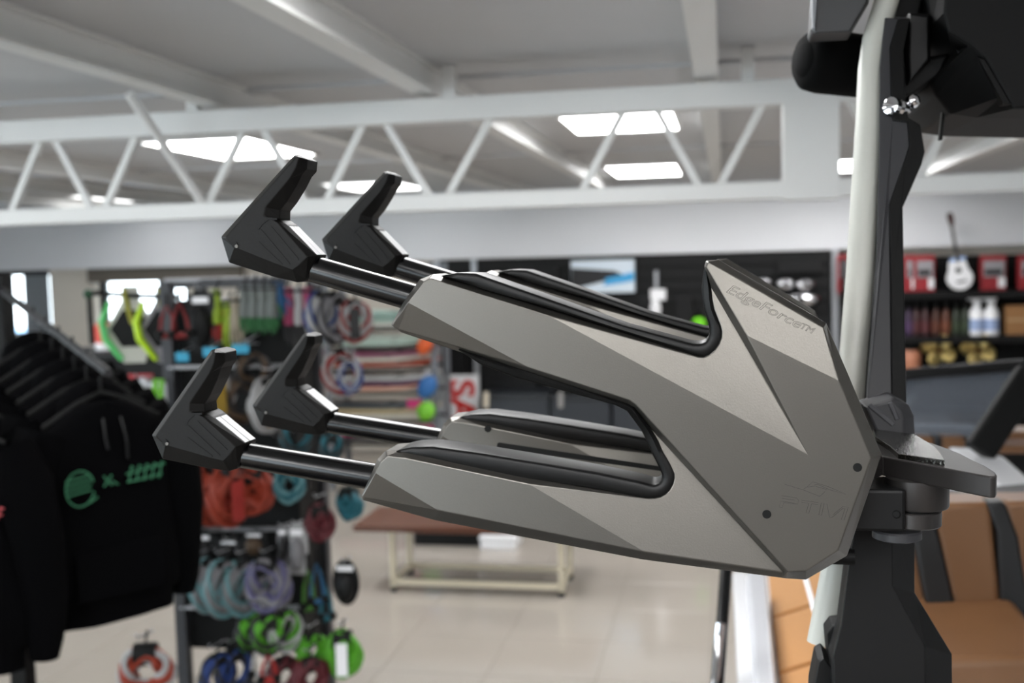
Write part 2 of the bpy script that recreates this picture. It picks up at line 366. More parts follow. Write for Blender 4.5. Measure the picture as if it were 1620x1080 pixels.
for i, (a, b) in enumerate(arms):
    A = oy(a[0], a[1], yc); B = oy(b[0], b[1], yc); d = (B-A)/np.linalg.norm(B-A)
    tubes.append((A, B, d))
    t1 = MB().tube([A-d*0.02, B+d*0.04], 0.0133, 24).build('extension_tube', M_blackgloss, rack, smooth=40)
    MB().tube([A-d*0.02+np.array((0.008+0.012*(1-i), DY, 0)), B+d*0.04+np.array((0.008, DY, 0))], 0.0133, 24).build('extension_tube', M_blackgloss, rack, smooth=40)
# end hooks: drawn once on the front upper arm, then copied
def zp(x, y): return (330+x/4.045, 220+y/4.045)
prs = [((108, 628), (80, 625)), ((556, 118), (548, 103)), ((574, 112), (575, 98)), ((580, 120), (634, 130)), ((555, 190), (628, 195)), ((520, 250), (598, 228)), ((470, 310), (560, 305)), ((405, 385), (500, 402)), ((362, 435), (457, 455)),
       ((352, 488), (456, 505)), ((400, 508), (452, 512)), ((437, 530), (498, 545)), ((634, 755), (693, 745)), ((590, 795), (622, 905)), ((537, 835), (566, 916)), ((420, 792), (420, 882)), ((165, 690), (130, 790))]
y0h = yc-0.0225
fr_, q1, q2, bk = [], [], [], []
for p, q in prs:
    P_ = oy(*zp(*p), y0h); Q = oy(*zp(*q), y0h+0.009)
    fr_.append(P_); q1.append(Q); q2.append(np.array((Q[0], y0h+0.036, Q[2]))); bk.append(np.array((P_[0], y0h+0.045, P_[2])))
n = len(prs); hk = MB(); fs = [tuple(range(n)), tuple(range(4*n-1, 3*n-1, -1))]
for L in range(3):
    for i in range(n): fs.append((L*n+i, L*n+(i+1) % n, (L+1)*n+(i+1) % n, (L+1)*n+i))
hk.add(fr_+q1+q2+bk, fs)
org = tubes[0][0]
hbase = thing('hook_template', org, None, None)
pieces = [('end_hook', hk, M_hook, 0.0022)]
A6, A7 = q1[11], q1[12]; dd = (A7-A6)/np.linalg.norm(A7-A6); nn = np.array((-dd[2], 0, dd[0])); nn = nn if nn[2] > 0 else -nn
lab = MB()
for yy0, yy1 in ((0.002, 0.011), (0.013, 0.0255)):
    lab.add([A6+dd*0.003+nn*0.0006+np.array((0, yy0, 0)), A7-dd*0.001+nn*0.0006+np.array((0, yy0, 0)), A7-dd*0.001+nn*0.0006+np.array((0, yy1, 0)), A6+dd*0.003+nn*0.0006+np.array((0, yy1, 0)),
             A6+dd*0.003+nn*0.0001+np.array((0, yy0, 0)), A7-dd*0.001+nn*0.0001+np.array((0, yy0, 0)), A7-dd*0.001+nn*0.0001+np.array((0, yy1, 0)), A6+dd*0.003+nn*0.0001+np.array((0, yy1, 0))], [(0, 1, 2, 3), (7, 6, 5, 4), (0, 4, 5, 1), (1, 5, 6, 2), (2, 6, 7, 3), (3, 7, 4, 0)])
ribs = MB()
for (p, q) in (((335, 580), (520, 800)), ((322, 660), (470, 800)), ((400, 560), (575, 770))):
    ribs.bar(oy(*zp(*p), y0h), oy(*zp(*q), y0h), 0.0014, 0.0012, side=(0, 1, 0))
slot = MB().prism([oy(*zp(*p), y0h-0.0006) for p in ((298, 560), (318, 530), (375, 500), (440, 505), (436, 518), (385, 515), (345, 545), (322, 578), (302, 580))], (0, 0.002, 0))
ps = oy(*zp(172, 676), y0h+0.001); pd = oy(*zp(180, 685), y0h-0.0004)
hole = MB().lathe(ps, [(0.0031, -0.002), (0.0031, 0.002)], 18, (0, -1, 0)); scr = MB().lathe(pd, [(0.0017, -0.001), (0.0017, 0.001)], 12, (0, -1, 0))
def hookset(loc, ang, with_meshes=None):
    M = Matrix.Translation(Vector(loc)) @ Matrix.Rotation(ang, 4, 'Y')
    out = []
    for k, (nm, mb, mt, bv) in enumerate([('end_hook', hk, M_hook, 0.002), ('printed_label', lab, M_white, 0), ('moulded_rib', ribs, M_hook, 0), ('relief_slot', slot, M_black, 0), ('bolt_hole', hole, M_black, 0), ('bolt', scr, mat('zinc bolt', (110, 108, 104), 0.6, metal=0.3), 0)]):
        if with_meshes is None:
            o = mb.build(nm, mt, hbase, bevel=bv, smooth=(30 if k > 3 else None))
            o.parent = None
        else:
            o = with_meshes[k].copy(); COL.objects.link(o)
        if k == 0: head = o; o.parent = rack; o.matrix_local = Matrix.Translation(-Vector(rack.location)) @ M
        else: o.parent = head; o.matrix_local = Matrix.Identity(4)
        out.append(o)
    return out
h1 = hookset(org, 0)
bpy.data.objects.remove(hbase)
dang = -math.radians(7.4)
hookset(tubes[1][0], dang, h1)
hookset(tubes[0][0]+np.array((0.020, DY, 0)), 0, h1)
hookset(tubes[1][0]+np.array((0.008, DY, 0)), dang, h1)
# back fork hole and slot, screws, spine
yb = YF+DY
def disc(px, py, Y, r, name='screw_hole', m=M_black):
    return MB().lathe(oy(px, py, Y), [(r, -0.0008), (r, 0.0008)], 24, (0, -1, 0)).build(name, m, rack, smooth=40)
disc(1356.5, 739, YF, 0.0039); disc(1213, 813, YF, 0.0039)
disc(772, 678, yb+0.0055, 0.0040)
sp = [oy(x, y, yb+0.006) for x, y in ((787, 701), (790, 699.5), (1056, 739), (1056, 746), (790, 709), (786, 706))]
MB().prism(sp, (0, -0.0006, 0)).build('adjustment_slot', M_black, rack)
sa = oy(1225, 690, YF+0.06); sb = oy(1370, 850, YF+0.06)
MB().box2((sa[0], YF+0.05, sb[2]+0.03), (sb[0]-0.012, yb+0.02, sa[2])).build('spine_block', M_satin, rack, bevel=0.004)
pz = oy(1345, 880, 1.10)
MB().tube([pz+np.array((-0.05, 0, 0)), pz+np.array((0.004, 0.0, 0))], 0.008, 14).build('pivot_pin', M_black, rack, smooth=40)
# engraving
def plane_basis(a, b, c):
    a, b, c = (Vector(V[k]) for k in (a, b, c)); nrm = (b-a).cross(c-a).normalized()
    if nrm.y > 0: nrm = -nrm
    return a, nrm
def on_plane(px, py, pl, lift=0.0001):
    a, nrm = pl; d = Vector(ray(px, py)); o = Vector(CAM); t = (a-o).dot(nrm)/d.dot(nrm); return o+d*t+nrm*lift
pl2 = plane_basis('g1', 't2', 'm7'); plM = plane_basis('m9', 'm10', 'm5')
def text_on(body, p0, p1, size_px, pl, name, shear=0.0, r=0.00016):
    a = on_plane(*p0, pl); b = on_plane(*p1, pl); x = (b-a).normalized(); z = pl[1]; y = z.cross(x)
    cu = bpy.data.curves.new(name, 'FONT'); cu.body = body; cu.fill_mode = 'NONE'; cu.bevel_depth = r; cu.bevel_resolution = 0; cu.resolution_u = 3; cu.shear = shear
    cu.size = 1.0; tmp = bpy.data.objects.new(name, cu); COL.objects.link(tmp)
    bpy.context.view_layer.update(); dw = tmp.dimensions.x
    cu.size = 1.0; sx = (b-a).length/dw; sy = size_px*0.00058
    cu.bevel_depth = r/sx; bpy.context.view_layer.update()
    me = bpy.data.meshes.new_from_object(tmp.evaluated_get(bpy.context.evaluated_depsgraph_get()))
    for v in me.vertices: p = a+x*v.co.x*sx+y*v.co.y*sy+z*v.co.z*sx; v.co = p-rack.location
    bpy.data.objects.remove(tmp); me.materials.clear(); me.materials.append(M_forkline)
    o = bpy.data.objects.new(name, me); COL.objects.link(o); o.parent = rack; return o
text_on('EdgeForce', (1147, 461), (1262, 519), 21, pl2, 'engraved_lettering', 0.25)
text_on('TM', (1264, 518), (1284, 527), 13, pl2, 'engraved_lettering', 0.2)
def q5(x, y): return (1020+x/4.045, 660+y/4.045)
def poly(pts, cl, mb): mb.tube([on_plane(*q5(*p), plM) for p in pts], 0.00018, 5, closed=cl)
eg = MB()
for pts, cl in [([(875, 500), (970, 515), (985, 530), (978, 555), (890, 545), (880, 578), (862, 575), (870, 535), (955, 548), (960, 530), (878, 518)], True),
                ([(1005, 530), (1110, 545), (1107, 558), (1068, 552), (1050, 612), (1032, 610), (1050, 550), (1003, 543)], True),
                ([(1130, 548), (1148, 550), (1132, 626), (1114, 623)], True),
                ([(1165, 553), (1183, 640), (1198, 640), (1270, 580), (1282, 582), (1258, 655), (1276, 657), (1302, 575), (1268, 570), (1205, 622)], False),
                ([(895, 428), (1010, 462), (1120, 505), (1140, 488), (1165, 462), (1090, 440), (1040, 446)], False),
                ([(1018, 458), (1045, 440), (1075, 412), (1180, 445), (1288, 492), (1180, 462), (1110, 430), (1085, 432)], False)]: poly(pts, cl, eg)
eg.build('engraved_emblem', M_forkline, rack)
# swivel bracket
ZB = 2.055
def q7(x, y): return (1320+x/5.4, 600+y/5.4)
tp = [oz(*q7(*p), ZB) for p in ((340, 690), (410, 655), (1330, 830), (1378, 828), (1388, 810), (1375, 790), (1290, 735), (1180, 685), (1080, 632), (980, 592), (830, 540), (640, 500), (330, 440))]
MB().prism(tp, (0, 0, -0.019)).build('swivel_plate', M_swivel, rack, bevel=0.0015)
em = [oz(*q7(*p), ZB+0.005) for p in ((330, 420), (690, 468), (850, 565), (905, 620), (945, 690), (545, 632), (475, 570), (350, 490))]
e1 = MB().prism(em, (0, 0, -0.006)).build('emblem_plate', M_emblem, rack, bevel=0.0008)
em2 = [oz(*q7(*p), ZB+0.010) for p in ((350, 425), (660, 475), (790, 535), (850, 590), (720, 605), (480, 560), (345, 480))]
MB().prism(em2, (0, 0, -0.005)).build('emblem_wing', M_emblem, e1, bevel=0.0008)
fe = MB()
for p, q in (((470, 450), (680, 600)), ((520, 460), (740, 590)), ((570, 470), (800, 580)), ((420, 445), (560, 580))): fe.tube([oz(*q7(*p), ZB+0.0105), oz(*q7(*q), ZB+0.0105)], 0.0007, 6)
fe.build('emblem_feather', M_chrome, e1)
cy = oy(1451, 790, 1.075); cy[2] = 0
cz = lambda y: float(oy(1451, y, 1.075)[2])
MB().lathe(cy, [(0.0275, cz(800)), (0.0285, cz(797)), (0.0285, ZB-0.018)], 36).build('swivel_barrel', M_swivel, rack, smooth=35)
MB().lathe(cy, [(0.022, cz(818)), (0.022, cz(795))], 30).build('swivel_neck', M_black, rack, smooth=35)
c2 = cy+np.array((-0.003, -0.002, 0))
MB().lathe(c2, [(0.0235, cz(829)), (0.0245, cz(827)), (0.0245, cz(806)), (0.0235, cz(804))], 36).build('collar', M_swivel, rack, smooth=35)
bp = oy(1418, 812, 1.048); MB().lathe(bp, [(0.0042, -0.004), (0.0042, 0.003), (0.003, 0.004)], 16, (-0.2, -1, 0)).build('collar_button', M_black, rack, smooth=40)
fd = oy(1419, 838, 1.07)
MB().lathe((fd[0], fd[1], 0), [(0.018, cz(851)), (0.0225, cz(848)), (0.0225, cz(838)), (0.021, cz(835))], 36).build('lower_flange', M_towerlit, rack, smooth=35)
MB().box2((V['m9'][0]-0.03, 1.045, cz(830)), (cy[0]-0.015, 1.11, cz(765))).build('clamp_block', M_satin, rack, bevel=0.003)

# ------------------------------------------------------------------ boat tower
tw = thing('wake_tower', (0.2, 1.3, 1.25), 'dark faceted boat tower leg with a white tube beside the rack', 'boat tower')
def facet(outer_px, inner_px, Yo, Yi, thick, name, m, parent, bevel=0.001):
    A = [oy(x, y, Yi(y) if callable(Yi) else Yi) for x, y in inner_px]; B = [oy(x, y, Yo(y) if callable(Yo) else Yo) for x, y in outer_px]
    Cc = [p+np.array((0, thick, 0)) for p in B]; n = len(A); f = [tuple(range(n)), tuple(range(3*n-1, 2*n-1, -1))]
    for L in range(2):
        for i in range(n): f.append((L*n+i, L*n+(i+1) % n, (L+1)*n+(i+1) % n, (L+1)*n+i))
    return MB().add(A+B+Cc, f).build(name, m, parent, bevel=bevel)
YU = lambda y: 1.42-(y-100)*0.00028
def YV(y): return YU(y)+0.055
inner = [(1400, 28), (1421, 30), (1408, 75), (1410, 150), (1413, 190), (1436, 193), (1439, 230), (1432, 252), (1407, 324), (1410, 458), (1411, 631), (1371, 646), (1376, 570), (1386, 434), (1391, 240), (1392, 110)]
outer_ = [(1396, 26), (1440, 28), (1430, 78), (1432, 152), (1437, 186), (1456, 197), (1463, 240), (1458, 260), (1428, 328), (1430, 440), (1434, 638), (1368, 648), (1373, 570), (1384, 434), (1389, 240), (1390, 110)]
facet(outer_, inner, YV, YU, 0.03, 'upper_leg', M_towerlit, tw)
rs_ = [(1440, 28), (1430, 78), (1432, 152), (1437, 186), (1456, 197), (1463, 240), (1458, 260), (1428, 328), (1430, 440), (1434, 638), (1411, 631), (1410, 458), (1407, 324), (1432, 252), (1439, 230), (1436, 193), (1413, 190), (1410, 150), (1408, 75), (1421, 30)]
MB().prism([oy(x, y, YU(y)-0.004) for x, y in rs_], (0, 0.05, 0)).build('black_side_strip', M_black, tw, bevel=0.001)  # black strip laid over the upper leg's right side facet
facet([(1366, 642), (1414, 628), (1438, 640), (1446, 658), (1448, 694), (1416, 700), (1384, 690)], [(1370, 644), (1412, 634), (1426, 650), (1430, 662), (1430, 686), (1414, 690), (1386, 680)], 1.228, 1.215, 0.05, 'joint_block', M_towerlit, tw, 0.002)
for (pa_, pb_) in (((1375, 640), (1414, 672)), ((1408, 636), (1420, 664))):
    MB().bar(oy(*pa_, 1.2145), oy(*pb_, 1.2145), 0.005, 0.003, side=(0, 1, 0)).build('joint_ridge', mat('lighter charcoal', (60, 60, 64), 0.45), tw, bevel=0.001)  # chamfer strips coloured lighter than the joint block
YLo = 1.165
inner = [(1356, 815), (1410, 818), (1412, 927), (1463, 1022), (1468, 1500), (1470, 1960), (1300, 1960), (1306, 1500), (1320, 1080), (1318, 1038), (1331, 988), (1343, 893)]
outer_ = [(1353, 812), (1447, 815), (1447, 938), (1506, 1035), (1512, 1500), (1515, 1960), (1296, 1960), (1302, 1500), (1316, 1082), (1314, 1040), (1328, 990), (1340, 893)]
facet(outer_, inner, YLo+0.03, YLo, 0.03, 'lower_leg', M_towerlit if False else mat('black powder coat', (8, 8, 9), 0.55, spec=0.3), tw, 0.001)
facet([(1283, 1090), (1292, 1042), (1302, 1036), (1350, 1088), (1352, 1500), (1270, 1500)], [(1287, 1090), (1296, 1046), (1303, 1041), (1342, 1090), (1344, 1500), (1275, 1500)], 1.215, 1.2, 0.04, 'foot_gusset', M_satin, tw, 0.001)
facet([(1306, 1000), (1316, 987), (1334, 985), (1332, 1042), (1310, 1046)], [(1309, 1002), (1318, 990), (1332, 988), (1330, 1038), (1312, 1042)], 1.235, 1.225, 0.03, 'tube_bracket', M_black, tw, 0.001)
tp = [oy(1299, 1018, 1.30), oy(1322, 900, 1.31), oy(1340, 700, 1.33), oy(1361, 430, 1.36), oy(1374, 200, 1.42), oy(1377, 110, 1.44), oy(1384, 62, 1.45), oy(1397, 20, 1.46), oy(1420, -60, 1.47)]
MB().tube(tp, [0.0165, 0.0165, 0.0165, 0.0165, 0.016, 0.015, 0.015, 0.015, 0.015], 24).build('tower_tube', M_tube, tw, smooth=40)
# second folded rack slab at the top and black strut pieces
sl = [(1294, -40), (1377, -40), (1371, 4), (1344, 50), (1290, 53), (1288, 45)]
facet([(x-(6 if x < 1300 else -3), y+2) for x, y in sl], sl, 1.43, 1.42, 0.05, 'cross_arm', mat('grey slab', (44, 45, 47), 0.5), tw, 0.002)
facet([(1283, -40), (1298, -40), (1291, 50), (1285, 46)], [(1285, -40), (1296, -40), (1289, 46), (1286, 42)], 1.42, 1.412, 0.02, 'cross_arm_edge', mat('slab edge', (120, 122, 126), 0.5), tw)
facet([(1405, -40), (1470, -40), (1458, 20), (1444, 60), (1443, 110), (1408, 104), (1404, 70)], [(1408, -38), (1466, -38), (1454, 20), (1440, 60), (1438, 106), (1412, 101), (1408, 70)], 1.52, 1.50, 0.05, 'speaker_clamp', M_black, tw, 0.002)
facet([(1437, 20), (1472, 22), (1472, 96), (1436, 135), (1434, 90)], [(1440, 22), (1469, 26), (1469, 93), (1440, 130), (1438, 90)], 1.47, 1.46, 0.04, 'clamp_strut', M_satin, tw, 0.002)
facet([(1425, 100), (1470, 90), (1502, 84), (1490, 118), (1448, 152), (1424, 160)], [(1428, 103), (1470, 94), (1498, 88), (1487, 115), (1446, 147), (1427, 154)], 1.49, 1.48, 0.05, 'clamp_arm', M_black, tw, 0.002)
bo = oy(1422, 171, 1.40)
MB().lathe(bo, [(0.004, -0.02), (0.006, -0.012), (0.0105, -0.008), (0.0105, 0.002), (0.008, 0.006), (0.011, 0.010), (0.0105, 0.018), (0.005, 0.02)], 12, (-0.6, -0.7, 0.1)).build('clamp_knob', M_chrome, tw, smooth=30)
bo = oy(1444, 160, 1.41); MB().ball(bo, 0.009).build('clamp_knob', M_chrome, tw, smooth=60)
# tower can speaker (left) and big speaker pod (right)
A = oy(1272, 94, 1.55); B = oy(1425, 112, 1.62)
d = B-A; d /= np.linalg.norm(d)
ts = thing('tower_speaker', A, 'black rounded can on the tower above the white tube', 'speaker')
Ln = float(np.linalg.norm(B-A))
MB().lathe(A, [(0.020, -0.002), (0.032, 0.000), (0.040, 0.008), (0.0425, 0.025), (0.042, Ln*0.6), (0.040, Ln)], 32, tuple(d)).build('can_body', mat('black neoprene', (3, 3, 3), 0.9, spec=0.12), ts, smooth=50)
MB().lathe(A-d*0.004, [(0.018, -0.002), (0.024, 0.002), (0.024, 0.010)], 24, tuple(d)).build('end_cap', mat('black neoprene', (3, 3, 3)), ts, smooth=40)
bp_ = thing('tower_speaker', oy(1550, 90, 1.45), 'large faceted black speaker pod in the upper right corner with a short strap', 'speaker')
ip = [(1500, -80), (1493, 20), (1500, 50), (1538, 72), (1560, 92), (1592, 150), (1604, 172), (1720, 168), (1720, -80)]
op = [(1462, -90), (1474, 40), (1508, 88), (1470, 132), (1480, 152), (1502, 180), (1545, 186), (1730, 190), (1730, -90)]
facet(op, ip, 1.47, 1.40, 0.22, 'pod_shell', mat('black pod plastic', (4, 4, 4), 0.6, spec=0.2), bp_, 0.003)
facet([(1511, 76), (1520, 78), (1552, 136), (1540, 136), (1528, 124)], [(1513, 79), (1519, 80), (1549, 134), (1541, 133), (1530, 122)], 1.44, 1.432, 0.02, 'pod_recess', M_black, bp_)
facet([(1545, 88), (1560, 92), (1604, 168), (1586, 166)], [(1547, 91), (1558, 94), (1600, 165), (1588, 163)], 1.405, 1.398, 0.02, 'pod_rib', mat('black pod plastic', (19, 20, 21)), bp_)
MB().bar(oy(1492, 176, 1.5), oy(1487, 222, 1.5), 0.004, 0.012, side=(0, 1, 0)).build('strap', M_black, bp_, bevel=0.001)

# ------------------------------------------------------------------ boat
bt = thing('wakeboard_boat', (1.6, 3.5, 0), 'white wakeboard boat with tan and black seats and tan foam decking', 'boat')
ZD = 1.20
L0 = [oz(*p, ZD+0.10) for p in ((1160, 905), (1170, 1085))]
def zg(pts, z): return [oz(x, y, z) for x, y in pts]
# hull: long lofted body below the gunwale
gl = zg([(1157, 880), (1160, 905), (1172, 1085)], ZD+0.1)
xh0 = float(gl[0][0]); xh1 = float(gl[2][0])
rings = []
for (y, xo, hw_r) in ((1.35, xh1-0.03, 2.35), (2.0, xh1, 2.45), (3.4, xh0, 2.5), (4.6, 0.65, 2.4), (5.8, 1.0, 2.05), (6.6, 1.45, 1.65)):
    rings.append([(xo, y, ZD+0.02), (xo+0.05, y, ZD-0.35), (xo+0.28, y, ZD-0.8), ((xo+hw_r)/2, y, ZD-1.0), (hw_r-0.28, y, ZD-0.8), (hw_r-0.05, y, ZD-0.35), (hw_r, y, ZD+0.02)])
MB().loft(rings).build('hull', M_gel, bt, smooth=40)
# trailer bunks carry the hull on the floor
tl = thing('boat_trailer', (1.5, 3.6, 0), 'dark steel trailer frame under the white boat', 'trailer')
for x in (0.95, 1.85): MB().box2((x-0.05, 1.6, 0.10), (x+0.05, 5.6, 0.2)).build('rail', M_dark, tl); 
MB().box2((0.9, 2.0, 0.0), (1.9, 2.15, 0.12)).build('axle', M_dark, tl); MB().box2((0.9, 4.9, 0.0), (1.9, 5.0, 0.12)).build('axle', M_dark, tl)
# coaming strip (two stepped bands), foam deck pads with joints
cw = zg([(1158, 903), (1182, 903), (1198, 1090), (1168, 1090)], ZD+0.10); MB().prism(cw, (0, 0, -0.09)).build('gunwale', M_gel, bt, bevel=0.01)
cw = zg([(1180, 903), (1212, 903), (1229, 1090), (1194, 1090)], ZD+0.13); MB().prism(cw, (0, 0, -0.12)).build('gunwale_cap', mat('silver gelcoat', (214, 216, 222), 0.2, metal=0.2), bt, bevel=0.012)
for pp in ([(1216, 905), (1300, 895), (1300, 940), (1283, 955), (1222, 974)], [(1222, 978), (1284, 958), (1330, 942), (1340, 1028), (1232, 1061)], [(1233, 1066), (1340, 1032), (1345, 1110), (1240, 1110)], [(1216, 880), (1216, 902), (1300, 892), (1300, 872)]):
    MB().prism(zg(pp, ZD+0.035), (0, 0, -0.03)).build('deck_pad', M_teak, bt, bevel=0.004)
MB().prism(zg([(1214, 860), (1214, 1120), (1400, 1120), (1640, 1120), (1640, 860)], ZD+0.012), (0, 0, -0.03)).build('deck_floor', M_dark, bt)
ws = [oy(1272, 905, 2.55), oy(1294, 985, 2.4)]
MB().tube(ws, 0.006, 12).build('deck_piping', M_gel, bt, smooth=40)
# chrome rail post
pr = [oz(1147, 880, 1.0), oz(1143, 960, 1.0), oz(1137, 1100, 1.0)]
rp = [oy(1151, 870, 2.5), oy(1146, 940, 2.45), oy(1140, 1020, 2.4), oy(1134, 1100, 2.3)]
MB().tube(rp, 0.014, 16).build('grab_rail', M_blackgloss, bt, smooth=40)
rp = [oy(1139, 985, 2.37), oy(1135, 1030, 2.36), oy(1130, 1100, 2.3)]
MB().tube(rp, 0.010, 16).build('grab_rail', M_chrome, bt, smooth=40)
# rear bench seat back: padded panels and stripes
YS = 2.55
def pad(pts, Y, th, name, m, bev=0.02): return MB().prism([oy(x, y, Y) for x, y in pts], (0, th, 0)).build(name, m, bt, bevel=bev, segs=3, smooth=60)
pad([(1425, 797), (1586, 793), (1660, 793), (1680, 1050), (1400, 1050)], YS+0.03, 0.12, 'seat_back', M_tan)
pad([(1486, 797), (1568, 795), (1584, 960), (1592, 1045), (1508, 1045), (1508, 960), (1480, 830)], YS, 0.06, 'seat_panel', M_tan, 0.012)
pad([(1588, 795), (1660, 792), (1670, 1045), (1625, 1045), (1608, 900)], YS, 0.06, 'seat_panel', M_tan, 0.012)
pad([(1440, 826), (1481, 826), (1513, 960), (1514, 1042), (1484, 1042), (1462, 940)], YS-0.006, 0.06, 'seat_stripe', M_navy, 0.008)
pad([(1560, 795), (1590, 794), (1612, 850), (1625, 930), (1630, 1042), (1610, 1042), (1584, 975), (1577, 840)], YS-0.006, 0.06, 'seat_stripe', M_navy, 0.008)
pad([(1360, 1045), (1680, 1036), (1690, 1130), (1360, 1130)], YS-0.35, 0.42, 'seat_cushion', M_tan)
# engine cover / sun pad top behind the seat back, white sweeping coaming
tq = zg([(1490, 774), (1640, 762), (1660, 792), (1490, 794)], 1.68); MB().prism(tq, (0, 0, -0.03)).build('seat_top_trim', M_dark, bt, bevel=0.01)
tq = zg([(1440, 762), (1490, 730), (1560, 742), (1680, 830), (1680, 800), (1600, 790)], 1.55)
MB().prism(zg([(1500, 706), (1545, 708), (1590, 722), (1680, 800), (1680, 850), (1600, 786), (1560, 752)], 1.62), (0, 0, -0.04)).build('inner_coaming', M_gel, bt, bevel=0.01)
MB().prism(zg([(1470, 725), (1560, 752), (1600, 786), (1660, 830), (1640, 860), (1440, 800)], 1.58), (0, 0, -0.03)).build('sun_pad', mat('slate vinyl', (92, 95, 104), 0.45), bt, bevel=0.01)
M_screen = glass_mat('windscreen with painted reflection', (0.75, 0.80, 0.86), 0.12)
nt_ = M_screen.node_tree; df = nt_.nodes.new('ShaderNodeBsdfDiffuse'); df.inputs[0].default_value = (0.16, 0.175, 0.20, 1); m2_ = nt_.nodes.new('ShaderNodeMixShader'); m2_.inputs[0].default_value = 0.5  # grey diffuse mixed in stands for light reflected off the glass
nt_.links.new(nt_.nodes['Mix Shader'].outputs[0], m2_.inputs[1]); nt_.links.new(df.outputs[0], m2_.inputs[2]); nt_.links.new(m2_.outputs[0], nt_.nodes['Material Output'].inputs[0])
# windscreen, frame and forward seats
YW = 4.3
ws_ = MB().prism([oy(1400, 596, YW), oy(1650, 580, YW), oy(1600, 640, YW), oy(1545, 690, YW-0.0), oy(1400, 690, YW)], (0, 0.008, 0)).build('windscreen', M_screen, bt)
MB().tube([oy(1380, 597, YW-0.02), oy(1480, 588, YW-0.02), oy(1650, 575, YW-0.02)], 0.022, 14).build('windscreen_rail', M_satin, bt, smooth=40)
MB().bar(oy(1632, 590, 3.6), oy(1548, 716, 3.5), 0.09, 0.05, side=(0, 1, 0)).build('windscreen_post', M_black, bt, bevel=0.01)
MB().box2((oy(1400, 684, 4.4)[0], 4.4, oy(1450, 691, 4.4)[2]), (oy(1546, 684, 4.4)[0], 4.5, oy(1450, 675, 4.4)[2])).build('dash_edge', M_gel, bt, bevel=0.008)
def pad2(x0, x1, y0, y1, Y, m, name):
    a, b = oy(x0, y1, Y), oy(x1, y0, Y); MB().box2((a[0], Y, a[2]), (b[0], Y+0.15, b[2])).build(name, m, bt, bevel=0.01)
pad2(1380, 1478, 691, 728, 4.25, M_tan, 'forward_seat'); pad2(1478, 1490, 691, 728, 4.24, M_navy, 'forward_seat_stripe'); pad2(1490, 1528, 691, 728, 4.25, M_tan, 'forward_seat'); pad2(1528, 1700, 700, 760, 4.3, M_black, 'console')
pad2(1585, 1700, 683, 699, 4.2, M_tan, 'forward_seat'); pad2(1575, 1700, 706, 718, 3.9, M_tan, 'forward_seat')

# ------------------------------------------------------------------ slatwall bay and goods
YS2 = YB
def X_(px, Y=YB): return float(oy(px, 450, Y)[0])
def Z_(px, py, Y=YB): return float(oy(px, py, Y)[2])
sw = thing('slatwall', (-1, YB, 0.2), 'black slatwall display bay with silver uprights below the white bulkhead', 'display wall')
xa, xb = X_(690), X_(1314)
MB().box2((xa, YB+0.02, 0.1), (xb, YB+0.2, 2.28)).build('backing', M_black, sw)
hgt = 0.135
zz = 2.27; k = 0
slm = None
while zz > 0.3:
    if slm is None:
        slm = MB().box(((xa+xb)/2, YB+0.008, 0), (xb-xa, 0.025, hgt-0.018)).build('slat', M_slat, sw, bevel=0.003, segs=1); o = slm
    else: o = slm.copy(); COL.objects.link(o); o.parent = sw
    o.location = Vector((0, 0, zz-hgt/2)); zz -= hgt
slm_base = 0
for px in (693, 751): MB().box2((X_(px)-0.03, YB-0.03, 0.1), (X_(px)+0.03, YB, 2.28)).build('upright', M_alu, sw, bevel=0.004)
MB().box2((X_(1316), YB-0.06, 0.1), (X_(1326), YB+0.1, 2.28)).build('upright', M_alu, sw, bevel=0.004)
def card(name, px0, py0, px1, py1, Y, m, label, cat, th=0.03, group=None, bevel=0.004):
    a, b = oy(px0, py1, Y), oy(px1, py0, Y); c = (a+b)/2
    t = thing(name, (c[0], Y, min(a[2], b[2])), label, cat, group)
    MB().box2((a[0], Y, a[2]), (b[0], Y+th, b[2])).build('body', m, t, bevel=bevel)
    return t, a, b
def plate(t, px, Y, m, name): return MB().prism([oy(x, y, Y) for x, y in px], (0, 0.006, 0)).build(name, m, t)
# SALE sign, turned clockwise
t, a, b = card('sale_sign', 707, 593, 757, 770, YB-0.10, M_white, 'white hanging sign with red SALE lettering turned on its side', 'sign', 0.02)
MB().box2((a[0]+0.1, YB-0.09, b[2]-0.05), (a[0]+0.13, YB+0.0, b[2]-0.02)).build('bracket', M_black, t)
cu = bpy.data.curves.new('lettering', 'FONT'); cu.body = 'SALE'; cu.size = 0.40; cu.extrude = 0.003; cu.offset = 0.012
to = bpy.data.objects.new('lettering', cu); COL.objects.link(to); bpy.context.view_layer.update()
me = bpy.data.meshes.new_from_object(to.evaluated_get(bpy.context.evaluated_depsgraph_get())); bpy.data.objects.remove(to)
for v in me.vertices:
    x, y, z = v.co; v.co = Vector((a[0]+0.08+y*1.0, YB-0.106-z, b[2]-0.05-x*1.12))-t.location
me.materials.clear(); me.materials.append(mat('red print', (205, 32, 30), 0.5)); o = bpy.data.objects.new('lettering', me); COL.objects.link(o); o.parent = t
# boxed board artwork
t, a, b = card('boxed_wakeboard', 904, 410, 1003, 464, YB-0.12, mat('pale blue print', (214, 226, 236), 0.5), 'white and blue boxed wakeboard high on the slatwall behind the rack', 'box', 0.1)
plate(t, [(904, 424), (972, 428), (990, 436), (950, 446), (915, 455), (904, 450)], YB-0.128, M_dark, 'dark_print'); plate(t, [(958, 440), (1003, 430), (1003, 444), (955, 452)], YB-0.130, mat('cyan print', (60, 160, 215), 0.5), 'cyan_stripe')
